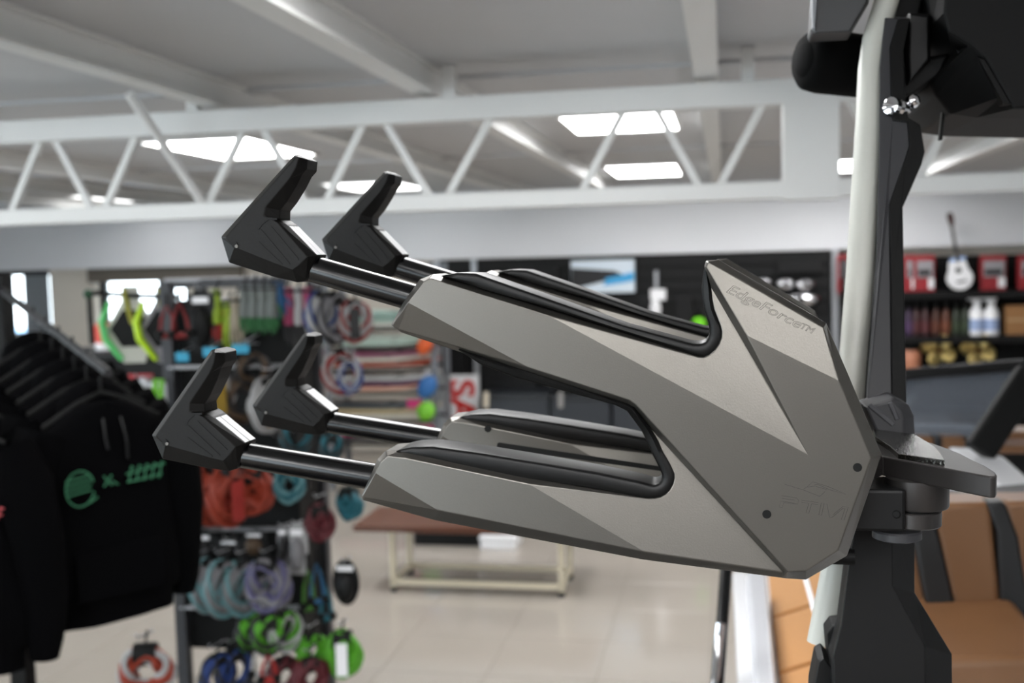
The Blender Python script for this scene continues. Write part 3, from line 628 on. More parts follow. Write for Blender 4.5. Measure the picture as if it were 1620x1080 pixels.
# hang tags
for (px, py, lab) in ((1041, 466, 'white price tag hanging on a silver hook left of the rack spike'),):
    t, a, b = card('price_tag', px-12, py-9, px+12, py+9, YB-0.15, M_white, lab, 'tag', 0.01); c = oy(px-3, 428, YB-0.12)
    MB().bar(c, c-np.array((0, 0, 0.22)), 0.035, 0.01, side=(0, 1, 0)).build('hook_strip', M_alu, t); MB().ball(oy(px-4, 488, YB-0.14), (0.06, 0.03, 0.1)).build('packet', M_white, t, smooth=60)
t = thing('fender_ball', oy(1106, 513, YB-0.15), 'neon green ball hanging beside the rubber-lined slot', 'ball'); MB().ball(t.location, 0.085).build('ball', mat('neon green', (110, 205, 20), 0.5), t, smooth=60)
MB().tube([t.location+Vector((0, 0, 0.08)), t.location+Vector((0, 0.15, 0.15))], 0.01, 8).build('cord', M_black, t)
# chrome parts right
def blob(name, px, py, rx, ry, m, label, cat, Y=YB-0.12, group=None):
    c = oy(px, py, Y); s = mpp(c); t = thing(name, c, label, cat, group)
    MB().ball(c, (rx*s, 0.06, ry*s)).build('shell', m, t, smooth=60); MB().bar(c+np.array((0, 0.02, 0)), c+np.array((0, 0.13, 0)), 0.03, 0.03).build('mount', M_black, t)
    MB().lathe(c+np.array((0, -0.045, 0)), [(ry*s*0.55, 0), (ry*s*0.5, 0.02)], 18, (0, -1, 0)).build('lens', M_blackgloss, t, smooth=40); return t
for (px, py, rx, ry, lab) in ((1208, 446, 13, 7, 'polished tower mirror leftmost of three above the lettered spike edge'), (1243, 449, 15, 9, 'polished tower mirror in the middle of three on the slatwall'), (1274, 450, 15, 9, 'polished tower mirror right of the other two, near the silver upright'), (1268, 474, 30, 11, 'long chrome tower speaker lowest on the slatwall near the upright')):
    blob('tower_mirror', px, py, rx, ry, M_chrome, lab, 'mirror')
# dark goods on the slatwall
for i, (x0, y0, x1, y1) in enumerate(((770, 470, 800, 560), (1030, 512, 1070, 560), (1015, 470, 1030, 540), (1070, 470, 1096, 545), (850, 425, 880, 500), (1230, 415, 1300, 432), (700, 540, 735, 590), (765, 596, 850, 622), (860, 602, 940, 625))):
    card('black_pack', x0, y0, x1, y1, YB-0.08, M_satin, ('black hang pack on the slatwall, ' + ['left, above the inner slot of the rack', 'just left of the neon green ball', 'slim one left of the white price tag', 'right of the white price tag', 'left of the blue and white box', 'wide one above the polished mirrors', 'above the red sale sign', 'low one right of the red sale sign', 'low one in the gap between the prongs'][i]), 'package', 0.07, 'black packs on the slatwall')
for i, (x0, x1) in enumerate(((763, 868), (872, 965), (970, 1050))):
    t, a, b = card('storage_tote', x0, 622+i*2, x1, 720, YB-0.5, mat('slate tote', (44, 48, 54), 0.4), ['slate storage tote between the prongs, left with a cream label', 'slate storage tote between the prongs, middle with a grey label', 'slate storage tote between the prongs, right and unlabelled'][i], 'box', 0.4, 'slate totes under the slatwall', 0.02)
    MB().box2((a[0], YB-0.52, b[2]-0.06), (b[0], YB-0.08, b[2])).build('lid', mat('slate tote lid', (36, 39, 43), 0.4), t, bevel=0.01)
    MB().box2((a[0]+0.03, YB-0.48, 0.12), (b[0]-0.03, YB-0.12, a[2])).box2((a[0]+0.05, YB-0.46, 0.0), (b[0]-0.05, YB-0.14, 0.13)).build('lower_tub', M_slat, t)
    if i < 2:
        px = (769, 887)[i]; plate(t, [(px-4, 620), (px+4, 620), (px+4, 645), (px-4, 645)], YB-0.53, mat('label %d' % i, ((236, 226, 205), (150, 148, 146))[i], 0.6), 'label')
# right shelf bay
xs0, xs1 = X_(1327), X_(1680)
rs = thing('shelving_unit', (xs0, YB, 0.1), 'black wall shelving with three shelves right of the silver upright', 'shelf')
MB().box2((xs0, YB+0.1, 0.05), (xs1, YB+0.2, Z_(1500, 405))).build('back_panel', M_black, rs)
SH = []
for i, py in enumerate((459, 528, 580, 640)):
    z = Z_(1500, py); SH.append(z); MB().box2((xs0, YB-0.32, z-0.075), (xs1, YB+0.1, z)).build('shelf', M_satin, rs, bevel=0.004)
MB().box2((xs0, YB-0.3, 0), (xs0+0.04, YB+0.1, Z_(1340, 408))).build('side_panel', M_black, rs)
red = mat('red carton', (150, 34, 42), 0.5)
for i, (x0, x1, ex) in enumerate(((1325, 1345, 'beside the white tube'), (1431, 1447, 'against the dark tower leg'), (1447, 1479, 'left of the toy guitar'), (1552, 1592, 'right of the toy guitar'), (1612, 1650, 'at the right picture edge'))):
    a, b = oy(x0, 459, YB-0.2), oy(x1, 403, YB-0.2); zt = SH[0]
    t = thing('red_blister_pack', ((a[0]+b[0])/2, YB-0.2, zt), 'red and grey packaged part on the top shelf '+ex, 'package', 'red packages on the top shelf')
    h = b[2]-zt
    MB().box2((a[0], YB-0.2, zt), (b[0], YB-0.1, zt+h)).build('carton', red, t, bevel=0.004)
    MB().box2((a[0]+0.02, YB-0.23, zt+h*0.38), (b[0]-0.02, YB-0.2, zt+h*0.85)).build('clear_blister', mat('blister', (150, 146, 150), 0.25), t, bevel=0.01)
    MB().box2((a[0]+0.03, YB-0.235, zt+h*0.45), (b[0]-0.05, YB-0.205, zt+h*0.60)).build('contents', M_dark, t)
    MB().box2((b[0]-(b[0]-a[0])*0.32, YB-0.206, zt+0.03), (b[0]-0.01, YB-0.2, zt+h*0.36)).build('white_label', M_white, t)
# guitar
g = thing('toy_guitar', oy(1517, 459, YB-0.30), 'small white guitar with a dark neck leaning on the wall above the shelf', 'guitar')
def gout(f, n=36):
    pts = []
    for k in range(n):
        t_ = 2*math.pi*k/n; y = math.cos(t_); wv = math.sin(t_)*(0.83+0.17*(-y))*(1-0.22*math.exp(-((y-0.25)/0.28)**2))
        pts.append((wv*f, y*f))
    return pts
gc = oy(1518, 432, YB-0.30); s = mpp(gc); tilt = math.radians(-9)
def gp(x, y, yo=0.0):   # local pixel offsets, y up
    c, s_ = math.cos(tilt), math.sin(tilt); X = x*c+y*s_; Z = -x*s_+y*c
    return (gc[0]+X*s, gc[1]+yo, gc[2]+Z*s)
MB().prism([gp(x*23, y*27) for x, y in gout(1.0)], (0, 0.07, 0)).build('body', M_white, g, bevel=0.006, smooth=50)
MB().lathe(gp(-1, 5, -0.002), [(4.5*s, 0), (4.5*s, 0.004)], 20, (0, -1, 0)).build('sound_hole', M_black, g)
MB().prism([gp(-7, -12, -0.008), gp(9, -12, -0.008), gp(9, -15, -0.008), gp(-7, -15, -0.008)], (0, 0.008, 0)).build('bridge', M_dark, g)
MB().prism([gp(-2.6, 18, -0.015), gp(2.6, 18, -0.015), gp(2.0, 78, -0.015), gp(-2.0, 78, -0.015)], (0, 0.03, 0)).build('neck', mat('grey fretboard', (70, 66, 64), 0.5), g)
MB().prism([gp(-2.5, 76, -0.012), gp(3.5, 76, -0.012), gp(5, 88, -0.012), gp(3, 97, -0.012), gp(-4, 97, -0.012), gp(-5, 88, -0.012)], (0, 0.03, 0)).build('headstock', mat('dark red wood', (58, 26, 22), 0.4), g)
MB().prism([gp(x*14, 20+y*6, -0.004) for x, y in ((-1, 0.2), (-0.6, 0.9), (0.6, 0.9), (1, 0.2), (0.4, 0.0), (-0.4, 0.0))], (0, 0.005, 0)).build('blue_trim', mat('pale blue', (150, 185, 235), 0.5), g)
# bottles
def bottle(px, m, r, h, Zs, label, group, cap=M_black, band=None, Y=YB-0.2):
    c = oy(px, 500, Y); t = thing('bottle', (c[0], Y, Zs), label, 'bottle', group)
    MB().lathe((c[0], Y, Zs), [(r*0.96, 0), (r, 0.01), (r, h*0.52), (r*0.8, h*0.64), (r*0.42, h*0.74), (r*0.42, h*0.78)], 18).build('flask', m, t, smooth=40)
    MB().lathe((c[0], Y, Zs), [(r*0.5, h*0.78), (r*0.55, h*0.79), (r*0.5, h)], 14).build('cap', cap, t, smooth=40)
    MB().lathe((c[0], Y, Zs), [(r*1.01, h*0.12), (r*1.01, h*0.42)], 18).build('label_band', band or M_white, t, smooth=40); return t
cols = [('purple', (92, 54, 108)), ('dark red', (96, 30, 34)), ('wine red', (104, 34, 40)), ('rust', (120, 52, 26)), ('orange', (150, 74, 40)), ('olive green', (52, 70, 38)), ('moss green', (58, 78, 44))]
for i, (cn, c) in enumerate(cols):
    c = tuple(v*0.68 for v in c)  # bottle colours darkened for the shade cast by the shelves
    bottle((1438, 1450, 1464, 1481, 1497, 1513, 1527)[i], col(cn+' bottle', c, 0.4), 0.048, 0.36, SH[1], cn+' bottle with black cap in the row on the middle shelf', 'dark bottles on the middle shelf', band=col(cn+' band', tuple(min(255, v*1.25+14) for v in c)))
for i, (px, lab) in enumerate(((1545, 'left white spray bottle at the end of the bottle row'), (1568, 'right white spray bottle, last of the bottle row'))):
    t = bottle(px, M_white, 0.078, 0.40, SH[1], lab, 'white spray bottles on the middle shelf', cap=M_white, band=mat('blue label', (150, 168, 205), 0.5)); c = t.location
    MB().box2((c.x-0.09, c.y-0.03, c.z+0.36), (c.x+0.05, c.y+0.03, c.z+0.42)).build('trigger', M_white, t, bevel=0.01)
cbx = oy(1612, 520, YB-0.2)
t = thing('carton', (cbx[0], YB-0.2, SH[1]), 'brown cardboard carton on the middle shelf at the right edge', 'box'); MB().box2((cbx[0]-0.13, YB-0.25, SH[1]), (cbx[0]+0.25, YB-0.02, SH[1]+0.30)).build('case', mat('cardboard', (150, 108, 68), 0.8), t, bevel=0.004); MB().box2((cbx[0]-0.13, YB-0.252, SH[1]+0.14), (cbx[0]+0.25, YB-0.25, SH[1]+0.17)).build('tape', mat('tape', (172, 140, 100), 0.4), t)
# propellers
brass = mat('bronze propeller', (214, 190, 122), 0.38, metal=0.6)
for i, (px, lab) in enumerate(((1484, 'bronze propeller with four blades on the third shelf, left'), (1546, 'bronze propeller with four blades on the third shelf, right'))):
    c = oy(px, 553, YB-0.2); t = thing('boat_propeller', (c[0], c[1], SH[2]), lab, 'propeller', 'bronze propellers')
    MB().lathe(c, [(0.03, -0.08), (0.05, -0.06), (0.055, 0.05), (0.03, 0.08)], 16, (0, -1, 0)).build('hub', mat('dark bronze', (110, 88, 52), 0.35, metal=0.8), t, smooth=40)
    for k in range(4):
        a0 = math.radians(65+90*k+(i*8)); vs = []
        nr, nc = 8, 5
        for r_ in range(nr):
            tt = r_/(nr-1); rr = 0.030+0.145*tt; wd = 0.076*math.sin(math.pi*(0.10+0.82*tt))**0.7
            for q in range(nc):
                u = (q/(nc-1)-0.5)*2; tx, tz = -math.sin(a0), math.cos(a0)
                vs.append((c[0]+rr*math.cos(a0)+u*wd*tx, c[1]-0.02+u*0.045-0.02*tt, c[2]+rr*math.sin(a0)+u*wd*tz))
        mb = MB(); f = [(r_*nc+q, r_*nc+q+1, (r_+1)*nc+q+1, (r_+1)*nc+q) for r_ in range(nr-1) for q in range(nc-1)]
        ob = mb.add(vs, f).build('blade', brass, t, smooth=60, fix=False); sm = ob.modifiers.new('thick', 'SOLIDIFY'); sm.thickness = 0.012
t = thing('copper_drum', (oy(1440, 572, YB-0.18)[0], YB-0.18, SH[2]), 'copper coloured can at the left end of the third shelf', 'can')
MB().lathe(t.location, [(0.10, 0), (0.105, 0.01), (0.105, 0.16), (0.08, 0.2)], 20).build('can', mat('copper paint', (176, 116, 88), 0.5), t, smooth=40); MB().lathe(t.location+Vector((0, 0, 0.195)), [(0.05, 0), (0.05, 0.03)], 16).build('lid', M_dark, t, smooth=40)

# ------------------------------------------------------------------ unseen platform under the camera, added to darken the rack's lower chamfers
sp_ = thing('added_dark_platform', (-0.5, -0.4, 0), 'unseen black platform added by the camera to darken reflections on the rack', 'platform')
MB().box2((-1.5, -1.7, 0.60), (0.12, 1.30, 0.64)).build('deck', M_black, sp_, bevel=0.006)
for x in (-1.4, 0.05):
    for y in (-1.6, 1.2): MB().box2((x-0.03, y-0.03, 0), (x+0.03, y+0.03, 0.60)).build('leg', M_dark, sp_)

# ------------------------------------------------------------------ bench
def leg(mb, x, y, z0, z1, r=0.018): return mb.box2((x-r, y-r, z0), (x+r, y+r, z1))
bx0, bx1, by0, by1 = -2.26, -1.09, 7.13, 7.54; BH = 0.47
be = thing('bench', ((bx0+bx1)/2, (by0+by1)/2, 0), 'long brown wooden bench on a beige steel frame on the tiled floor', 'bench')
MB().box2((bx0-0.26, by0-0.06, BH-0.045), (bx1+0.20, by1+0.12, BH)).build('seat_board', M_wood, be, bevel=0.006)
for x in (bx0, bx1):
    for y in (by0, by1): leg(MB(), x, y, 0.03, BH-0.045).build('leg', M_beige, be, bevel=0.003)
for y in (by0, by1): MB().box2((bx0, y-0.018, 0.05), (bx1, y+0.018, 0.085)).build('long_rail', M_beige, be, bevel=0.003)
for x in (bx0, bx1): MB().box2((x-0.016, by0, 0.05), (x+0.016, by1, 0.085)).build('end_rail', M_beige, be, bevel=0.003)
for x in (bx0, bx1):
    for y in (by0, by1): MB().lathe((x, y, 0), [(0.024, 0), (0.022, 0.035)], 12).build('foot', M_dark, be)
cx0 = oz(760, 868, 0)
t = thing('white_carton', (cx0[0], cx0[1], 0), 'white carton on the floor behind the bench', 'box')
MB().box2((cx0[0], cx0[1], 0), (cx0[0]+0.28, cx0[1]+0.3, 0.09)).build('case', M_white, t, bevel=0.006); MB().box2((cx0[0]-0.01, cx0[1]-0.01, 0.075), (cx0[0]+0.29, cx0[1]+0.31, 0.095)).build('lid', M_white, t, bevel=0.004)
cx1 = oz(655, 862, 0)
t = thing('floor_crate', (cx1[0], cx1[1], 0), 'low black crate on the floor behind the bench, left of the white carton', 'crate')
MB().box2((cx1[0], cx1[1], 0), (cx1[0]+0.55, cx1[1]+0.4, 0.16)).build('tub', M_black, t, bevel=0.01); MB().box2((cx1[0]-0.02, cx1[1]-0.02, 0.14), (cx1[0]+0.57, cx1[1]+0.42, 0.18)).build('rim', M_satin, t, bevel=0.006)

# ------------------------------------------------------------------ board rack (stacked wake boards)
YR = 10.4
br = thing('board_rack', (oy(600, 600, YR)[0], YR, 0), 'grey multi-level rack of stacked boards left of the slatwall', 'rack')
rx0, rx1 = float(oy(520, 600, YR)[0]), float(oy(688, 600, YR)[0])
lev = [oy(630, y, YR)[2] for y in (518, 548, 582, 620, 664, 700)]
for x in (rx0, rx1):
    for y in (YR, YR+0.5): MB().box2((x-0.025, y-0.025, 0), (x+0.025, y+0.025, 2.25)).build('post', mat('grey steel', (120, 124, 130), 0.5), br)
for z in lev: MB().box2((rx0, YR-0.02, z-0.03), (rx1, YR+0.02, z)).box2((rx0, YR+0.48, z-0.03), (rx1, YR+0.52, z)).build('shelf_bar', M_satin, br)
bc = [[('cream', (226, 226, 214)), ('mint', (168, 198, 184)), ('sage', (140, 170, 158)), ], [('pale mint', (186, 210, 196)), ('mint white', (206, 220, 208))], [('rust red', (166, 72, 48)), ('ivory', (220, 214, 200)), ('pink', (150, 84, 110))], [('peach', (216, 160, 136)), ('plum', (104, 62, 92)), ('silver', (196, 198, 196))], [('ivory grey', (214, 210, 196)), ('tan', (196, 178, 140)), ('slate', (72, 78, 84))], [('charcoal', (44, 44, 48)), ('magenta', (196, 44, 110))]]
lvn = ['top', 'second', 'third', 'fourth', 'fifth', 'lowest']
k = 0
for li, row in enumerate(bc):
    for bi, (cn, c) in enumerate(row):
        z = lev[li]+0.012+bi*0.052; L = 1.30+0.08*random.random(); xc = rx1-L/2-random.uniform(-0.01, 0.14)
        t = thing('wakeboard', (xc, YR+0.25, z), cn+' board lying on the '+lvn[li]+' level of the grey board rack', 'wakeboard', 'boards stacked in the rack')
        pts = []
        for q in range(28):
            th = 2*math.pi*q/28; cx_, sy = math.cos(th), math.sin(th)
            pts.append((xc+L/2*math.copysign(abs(cx_)**0.6, cx_), YR+0.22+0.22*math.copysign(abs(sy)**0.7, sy), z+0.05*abs(cx_)**3))
        MB().prism(pts, (0, 0, 0.034)).build('deck', mat(cn+' board', c, 0.3), t, bevel=0.006, smooth=50)
        for sx in (-0.28, 0.28): MB().box((xc+sx, YR+0.22, z+0.0355), (0.1, 0.22, 0.006)).build('traction_pad', M_dark, t)
for (px, py, rx, ry, m, lab, cat) in ((672, 546, 12, 17, mat('orange float', (214, 92, 40), 0.5), 'orange inflatable buoy hanging beside the board rack', 'buoy'), (676, 612, 15, 20, mat('blue float', (44, 104, 168), 0.5), 'blue inflatable buoy hanging below the orange one', 'buoy'), (674, 650, 15, 16, mat('lime float', (120, 196, 50), 0.5), 'lime green buoy hanging lowest beside the board rack', 'buoy')):
    c = oy(px, py, YR-0.15); s = mpp(c); t = thing('buoy', c, lab, cat, 'buoys beside the board rack'); MB().ball(c, (rx*s, 0.07, ry*s), M=Matrix.Rotation(0.5, 3, 'Y')).build('float', m, t, smooth=60)
    MB().tube([c+np.array((0.0, 0, ry*s*0.6)), c+np.array((0.0, 0.0, ry*s+0.06))], 0.008, 8).build('cord', M_white, t)
    MB().tube([c+np.array((0.0, -0.03, ry*s+0.05)), (rx1, YR-0.02, c[2]+ry*s+0.05)], 0.008, 8).build('hook_rod', M_alu, br)
t, a, b = card('pink_card', 644, 632, 668, 645, YR-0.04, mat('pink card', (205, 52, 120), 0.6), 'bright pink price card on the board rack', 'card', 0.01)

# ------------------------------------------------------------------ rope display stand
YD = 4.8
st = thing('rope_display_stand', (oy(280, 700, YD)[0], YD, 0), 'black display stand hung with tow ropes, gloves and handles', 'display stand')
xp0 = float(oy(276, 700, YD)[0]); xp1 = float(oy(492, 500, YD+0.3)[0])
for x, y in ((xp0, YD), (xp1, YD+0.35)): MB().box2((x-0.028, y-0.028, 0.0), (x+0.028, y+0.028, 2.2)).build('post', mat('charcoal steel', (52, 53, 57), 0.5), st, bevel=0.003)
MB().box2((xp0, YD+0.06, 0.4), (xp1, YD+0.40, 2.1)).build('back_panel', M_black, st)
for (py, nm) in ((441, 'rail'), (580, 'rail'), (716, 'rail'), (838, 'rail'), (962, 'rail')):
    z = float(oy(380, py, YD)[2]); MB().tube([(xp0, YD-0.02, z), (xp1, YD+0.05, z)], 0.011, 10).build('rail', M_alu, st, smooth=40)
MB().box2((xp0-0.05, YD-0.35, 0), (xp1+0.25, YD+0.5, 0.07)).build('base', M_black, st, bevel=0.01)
MB().box2((xp0, YD-0.01, 2.16), (xp1, YD+0.02, 2.2)).build('header', mat('charcoal steel', (52, 53, 57)), st)
def prong(x, y, z, ln=0.25):
    MB().tube([(x, y+0.02, z), (x, y-ln, z+0.01), (x, y-ln-0.02, z+0.03)], 0.004, 8).build('prong', M_alu, st, smooth=40)
def coil(px, py, R, rb, yaw, ca, cb, label, Y=YD-0.18, stretch=1.15, n=9, cardc=None, group='coiled ropes on the display stand', name='coiled_rope', cat='rope', band=M_black):
    c = oy(px, py, Y); s = mpp(c); R *= s; rb *= s
    t = thing(name, c, label, cat, group); Rm = rotz(yaw); ma, mb_ = MB(), MB()
    for k in range(n):
        pts = []; ph = 2*math.pi*k/n
        rad = rb*(0.72 if k % 3 else 0.35)
        for q in range(30):
            th = 2*math.pi*q/30; tw_ = ph+1.5*math.sin(th)+0.25*math.sin(3*th+k)
            rr = R-rb+rad*math.cos(tw_)+rb*0.12*math.sin(4*th+k*1.7)
            v = Rm @ Vector((rr*math.cos(th), rad*math.sin(tw_)*1.2, rr*math.sin(th)*stretch)); pts.append(Vector(c)+v)
        (mb_ if (cb is not None and k % 3 == 1) else ma).tube(pts, rb*0.36, 6, closed=True)
    ro = ma.build('rope', ca, t, smooth=60)
    if cb is not None: mb_.build('accent_rope', cb, t, smooth=60)
    z1 = (R-rb)*stretch
    MB().lathe(Vector(c)+Vector((0, 0, z1))-(Rm @ Vector((rb*1.1, 0, 0))), [(rb*1.12, 0), (rb*1.15, rb*0.4), (rb*1.15, rb*1.8), (rb*1.12, rb*2.2)], 14, tuple(Rm @ Vector((1, 0, 0)))).build('tie_band', band, t, smooth=40)
    MB().tube([Vector(c)+Vector((0, 0, z1+rb)), Vector(c)+Vector((0, 0.02, z1+rb+0.05))], 0.006, 6).build('hanging_loop', M_black, t)
    if cardc is not None:
        MB().box(Vector(c)+Rm @ Vector((0, -rb*1.4, -0.1*R)), (R*0.55, 0.006, R*1.3*stretch), Rm).build('hang_card', cardc, t)
    prong(c[0], min(YD, c[1]+0.05), float(c[2])+z1+rb+0.035, 0.1); return t
Cc = lambda n_, c: col(n_, c)
O = Cc('orange rope', (186, 62, 32)); Rd = Cc('red card', (214, 60, 52)); Te = Cc('teal rope', (28, 118, 134)); Ma = Cc('maroon rope', (110, 26, 38)); Gy = Cc('grey rope', (150, 148, 152)); Pu = Cc('purple rope', (112, 108, 150)); Wh = Cc('white rope', (206, 206, 206)); Gr = Cc('lime rope', (98, 196, 28)); Bl = Cc('blue rope', (36, 72, 150)); Aq = Cc('aqua rope', (120, 176, 182)); Bk = Cc('black rope', (34, 34, 36)); RdR = Cc('red rope', (166, 48, 44)); Yl = Cc('yellow rope', (196, 160, 50)); Ol = Cc('brown rope', (96, 72, 48))
E1 = 1.15
coil(286, 775, 38, 12, E1, O, None, 'orange coiled rope at the left end of the orange row', cardc=Rd, n=8)
coil(312, 780, 40, 12, E1, O, None, 'orange coiled rope second from left in the orange row', Y=YD-0.24, cardc=Rd, n=8)
coil(338, 784, 42, 12, E1, O, None, 'orange coiled rope third from left in the orange row', Y=YD-0.2, cardc=Rd, n=8)
coil(364, 786, 42, 13, E1, O, None, 'orange coiled rope fourth from left in the orange row', Y=YD-0.26, cardc=Rd, n=8)
coil(401, 777, 33, 14, 0.25, O, None, 'large orange coiled rope facing forward at the right end of the orange row', stretch=1.2, n=12)
coil(457, 768, 26, 9, 0.2, Te, Aq, 'teal coiled rope right beside the large orange one', n=9)
coil(553, 797, 24, 11, -0.3, Te, None, 'dark teal coiled rope hanging furthest right beside the bench', Y=YD-0.1, n=10)
coil(507, 826, 25, 12, 0.35, Ma, None, 'maroon coiled rope below the teal ones', Y=YD-0.12, stretch=1.3, n=10)
coil(470, 690, 30, 9, 0.7, Te, Bk, 'teal and black coiled rope hidden partly by the rear lower arm', n=8)
coil(524, 706, 22, 8, 0.5, Te, Bk, 'small teal coiled rope under the rear lower tube', n=8)
coil(330, 925, 34, 10, 1.0, Gy, Aq, 'grey and aqua coiled rope, leftmost in the grey row', stretch=1.35, n=9)
coil(354, 930, 36, 10, 0.95, Gy, Aq, 'grey and aqua coiled rope, second in the grey row', Y=YD-0.25, stretch=1.35, n=9)
coil(386, 930, 38, 11, 0.8, Gy, Aq, 'grey and aqua coiled rope left of the purple one', Y=YD-0.2, stretch=1.25, n=9)
coil(424, 926, 38, 15, 0.15, Gy, Pu, 'grey and purple coiled rope facing forward in the grey row', Y=YD-0.22, stretch=1.2, n=12)
coil(424, 640, 34, 10, 0.9, Wh, None, 'white coiled rope with a yellow card under the rear hook', Y=YD-0.2, stretch=1.35, n=9, cardc=Yl)
coil(445, 655, 30, 9, 0.4, Wh, Bk, 'white and black coiled rope beside the yellow-carded one', Y=YD-0.15, stretch=1.2, n=9)
coil(343, 625, 32, 10, 0.9, Wh, Gy, 'grey white coiled rope behind the tip of the front lower hook', stretch=1.2, n=9, cardc=Yl)
coil(384, 632, 36, 11, 0.7, Ol, Bk, 'brown and black coiled rope between the two lower hooks', Y=YD-0.1, stretch=1.25, n=9)
coil(400, 590, 30, 9, 0.5, Ol, Bk, 'brown coiled rope under the cyan tags', Y=YD-0.1, n=8)
coil(541, 592, 34, 8, 0.1, RdR, Wh, 'red and white coiled rope right of the rear lower hook', Y=YD-0.05, stretch=1.15, n=9)
coil(554, 596, 22, 6, 0.0, Wh, Bl, 'blue and white coiled rope inside the red and white one', Y=YD-0.14, stretch=1.3, n=8)
coil(508, 500, 32, 9, 1.0, Wh, Bl, 'white and blue coiled rope under the front upper tube', Y=YD, stretch=1.3, n=9)
coil(530, 503, 34, 9, 0.9, Gy, Bk, 'grey and black coiled rope under the front upper tube', Y=YD+0.02, stretch=1.3, n=9)
coil(562, 508, 28, 9, 0.3, Wh, RdR, 'white and red coiled rope nearest the grey fork end', Y=YD+0.05, stretch=1.3, n=9, cardc=Bk)
coil(398, 1000, 28, 10, 0.9, Gr, Bk, 'lime and black coiled rope, leftmost of the lime ones', n=8)
coil(425, 1004, 30, 11, 0.6, Gr, Bk, 'lime and black coiled rope, second of the lime ones', Y=YD-0.24, n=8)
coil(452, 998, 30, 10, 0.9, Gr, Wh, 'lime and white coiled rope in the middle of the lime row', n=8)
coil(495, 1030, 26, 10, 0.7, Gr, None, 'lime coiled rope with no accent left of the carded one', Y=YD-0.1, n=8)
coil(543, 1034, 32, 13, 0.2, Gr, None, 'lime coiled rope with a white card at the right end of the lime row', Y=YD-0.15, stretch=1.25, n=10, cardc=M_white)
coil(372, 1062, 34, 10, 0.8, Bl, Bk, 'blue coiled rope at the bottom of the stand, left', n=8)
coil(345, 1070, 34, 9, 1.0, Bl, Bk, 'blue coiled rope lowest left next to the post', n=8, Y=YD-0.25)
coil(450, 1070, 30, 10, 0.8, Ma, None, 'maroon coiled rope at the bottom edge below the lime row', n=8)
coil(492, 1072, 30, 11, 0.5, Ma, None, 'maroon coiled rope at the bottom edge, right of the other one', n=8, Y=YD-0.24)
coil(232, 1062, 46, 16, 0.3, O, Wh, 'orange and white coiled rope on the floor level below the hoodies', Y=YD-0.75, stretch=0.95, n=10)
# hanging packs and gloves
def pack(px0, py0, px1, py1, m, label, Y=YD-0.12, yaw=0.0, lm=M_white, blob_m=None, cat='package', name='hang_pack', group='hang packs on the display stand', oval=False):
    a, b = oy(px0, py1, Y), oy(px1, py0, Y); c = (a+b)/2; wd, ht = abs(b[0]-a[0]), abs(b[2]-a[2]); R = rotz(yaw)
    t = thing(name, c, label, cat, group)
    MB().prism([Vector(c)+R @ Vector((x*wd/2, 0, z*ht/2)) for x, z in ([(math.cos(q*math.pi/10), math.sin(q*math.pi/10)) for q in range(20)] if oval else ((-0.8, -1), (0.8, -1), (1, -0.85), (1, 0.75), (0.55, 0.85), (0.4, 1), (-0.4, 1), (-0.55, 0.85), (-1, 0.75), (-1, -0.85)))], R @ Vector((0, 0.008, 0))).build('card', m, t)
    MB().ball(Vector(c)+R @ Vector((0, -0.012, -0.1*ht)), (wd*0.36, 0.03, ht*0.32), M=R).build('product', blob_m or M_black, t, smooth=60)
    MB().box(Vector(c)+R @ Vector((0, -0.006, 0.62*ht/2)), (wd*0.6, 0.006, ht*0.10), R).build('label', lm, t)
    prong(c[0], min(YD, c[1]+0.06), float(max(a[2], b[2]))-0.012, 0.09); return t
pack(300, 455, 338, 556, M_satin, 'black hang pack with white print right of the red handles', lm=M_white)
pack(527, 885, 567, 957, M_black, 'black oval tow disc pack with white label at the stand right side', blob_m=M_satin, oval=True)
pack(456, 826, 485, 908, Wh, 'white and grey mesh bag pack below the maroon rope', blob_m=Gy)
pack(440, 830, 457, 890, Gy, 'slim grey pack left of the white mesh bag', blob_m=Bk)
pack(300, 838, 340, 900, M_satin, 'black strap pack above the leftmost grey rope', blob_m=M_dark)
pack(345, 850, 380, 890, M_dark, 'charcoal strap pack above the aqua ropes', blob_m=M_black)
pack(385, 838, 420, 880, M_satin, 'black buckle pack above the purple rope', blob_m=Ol)
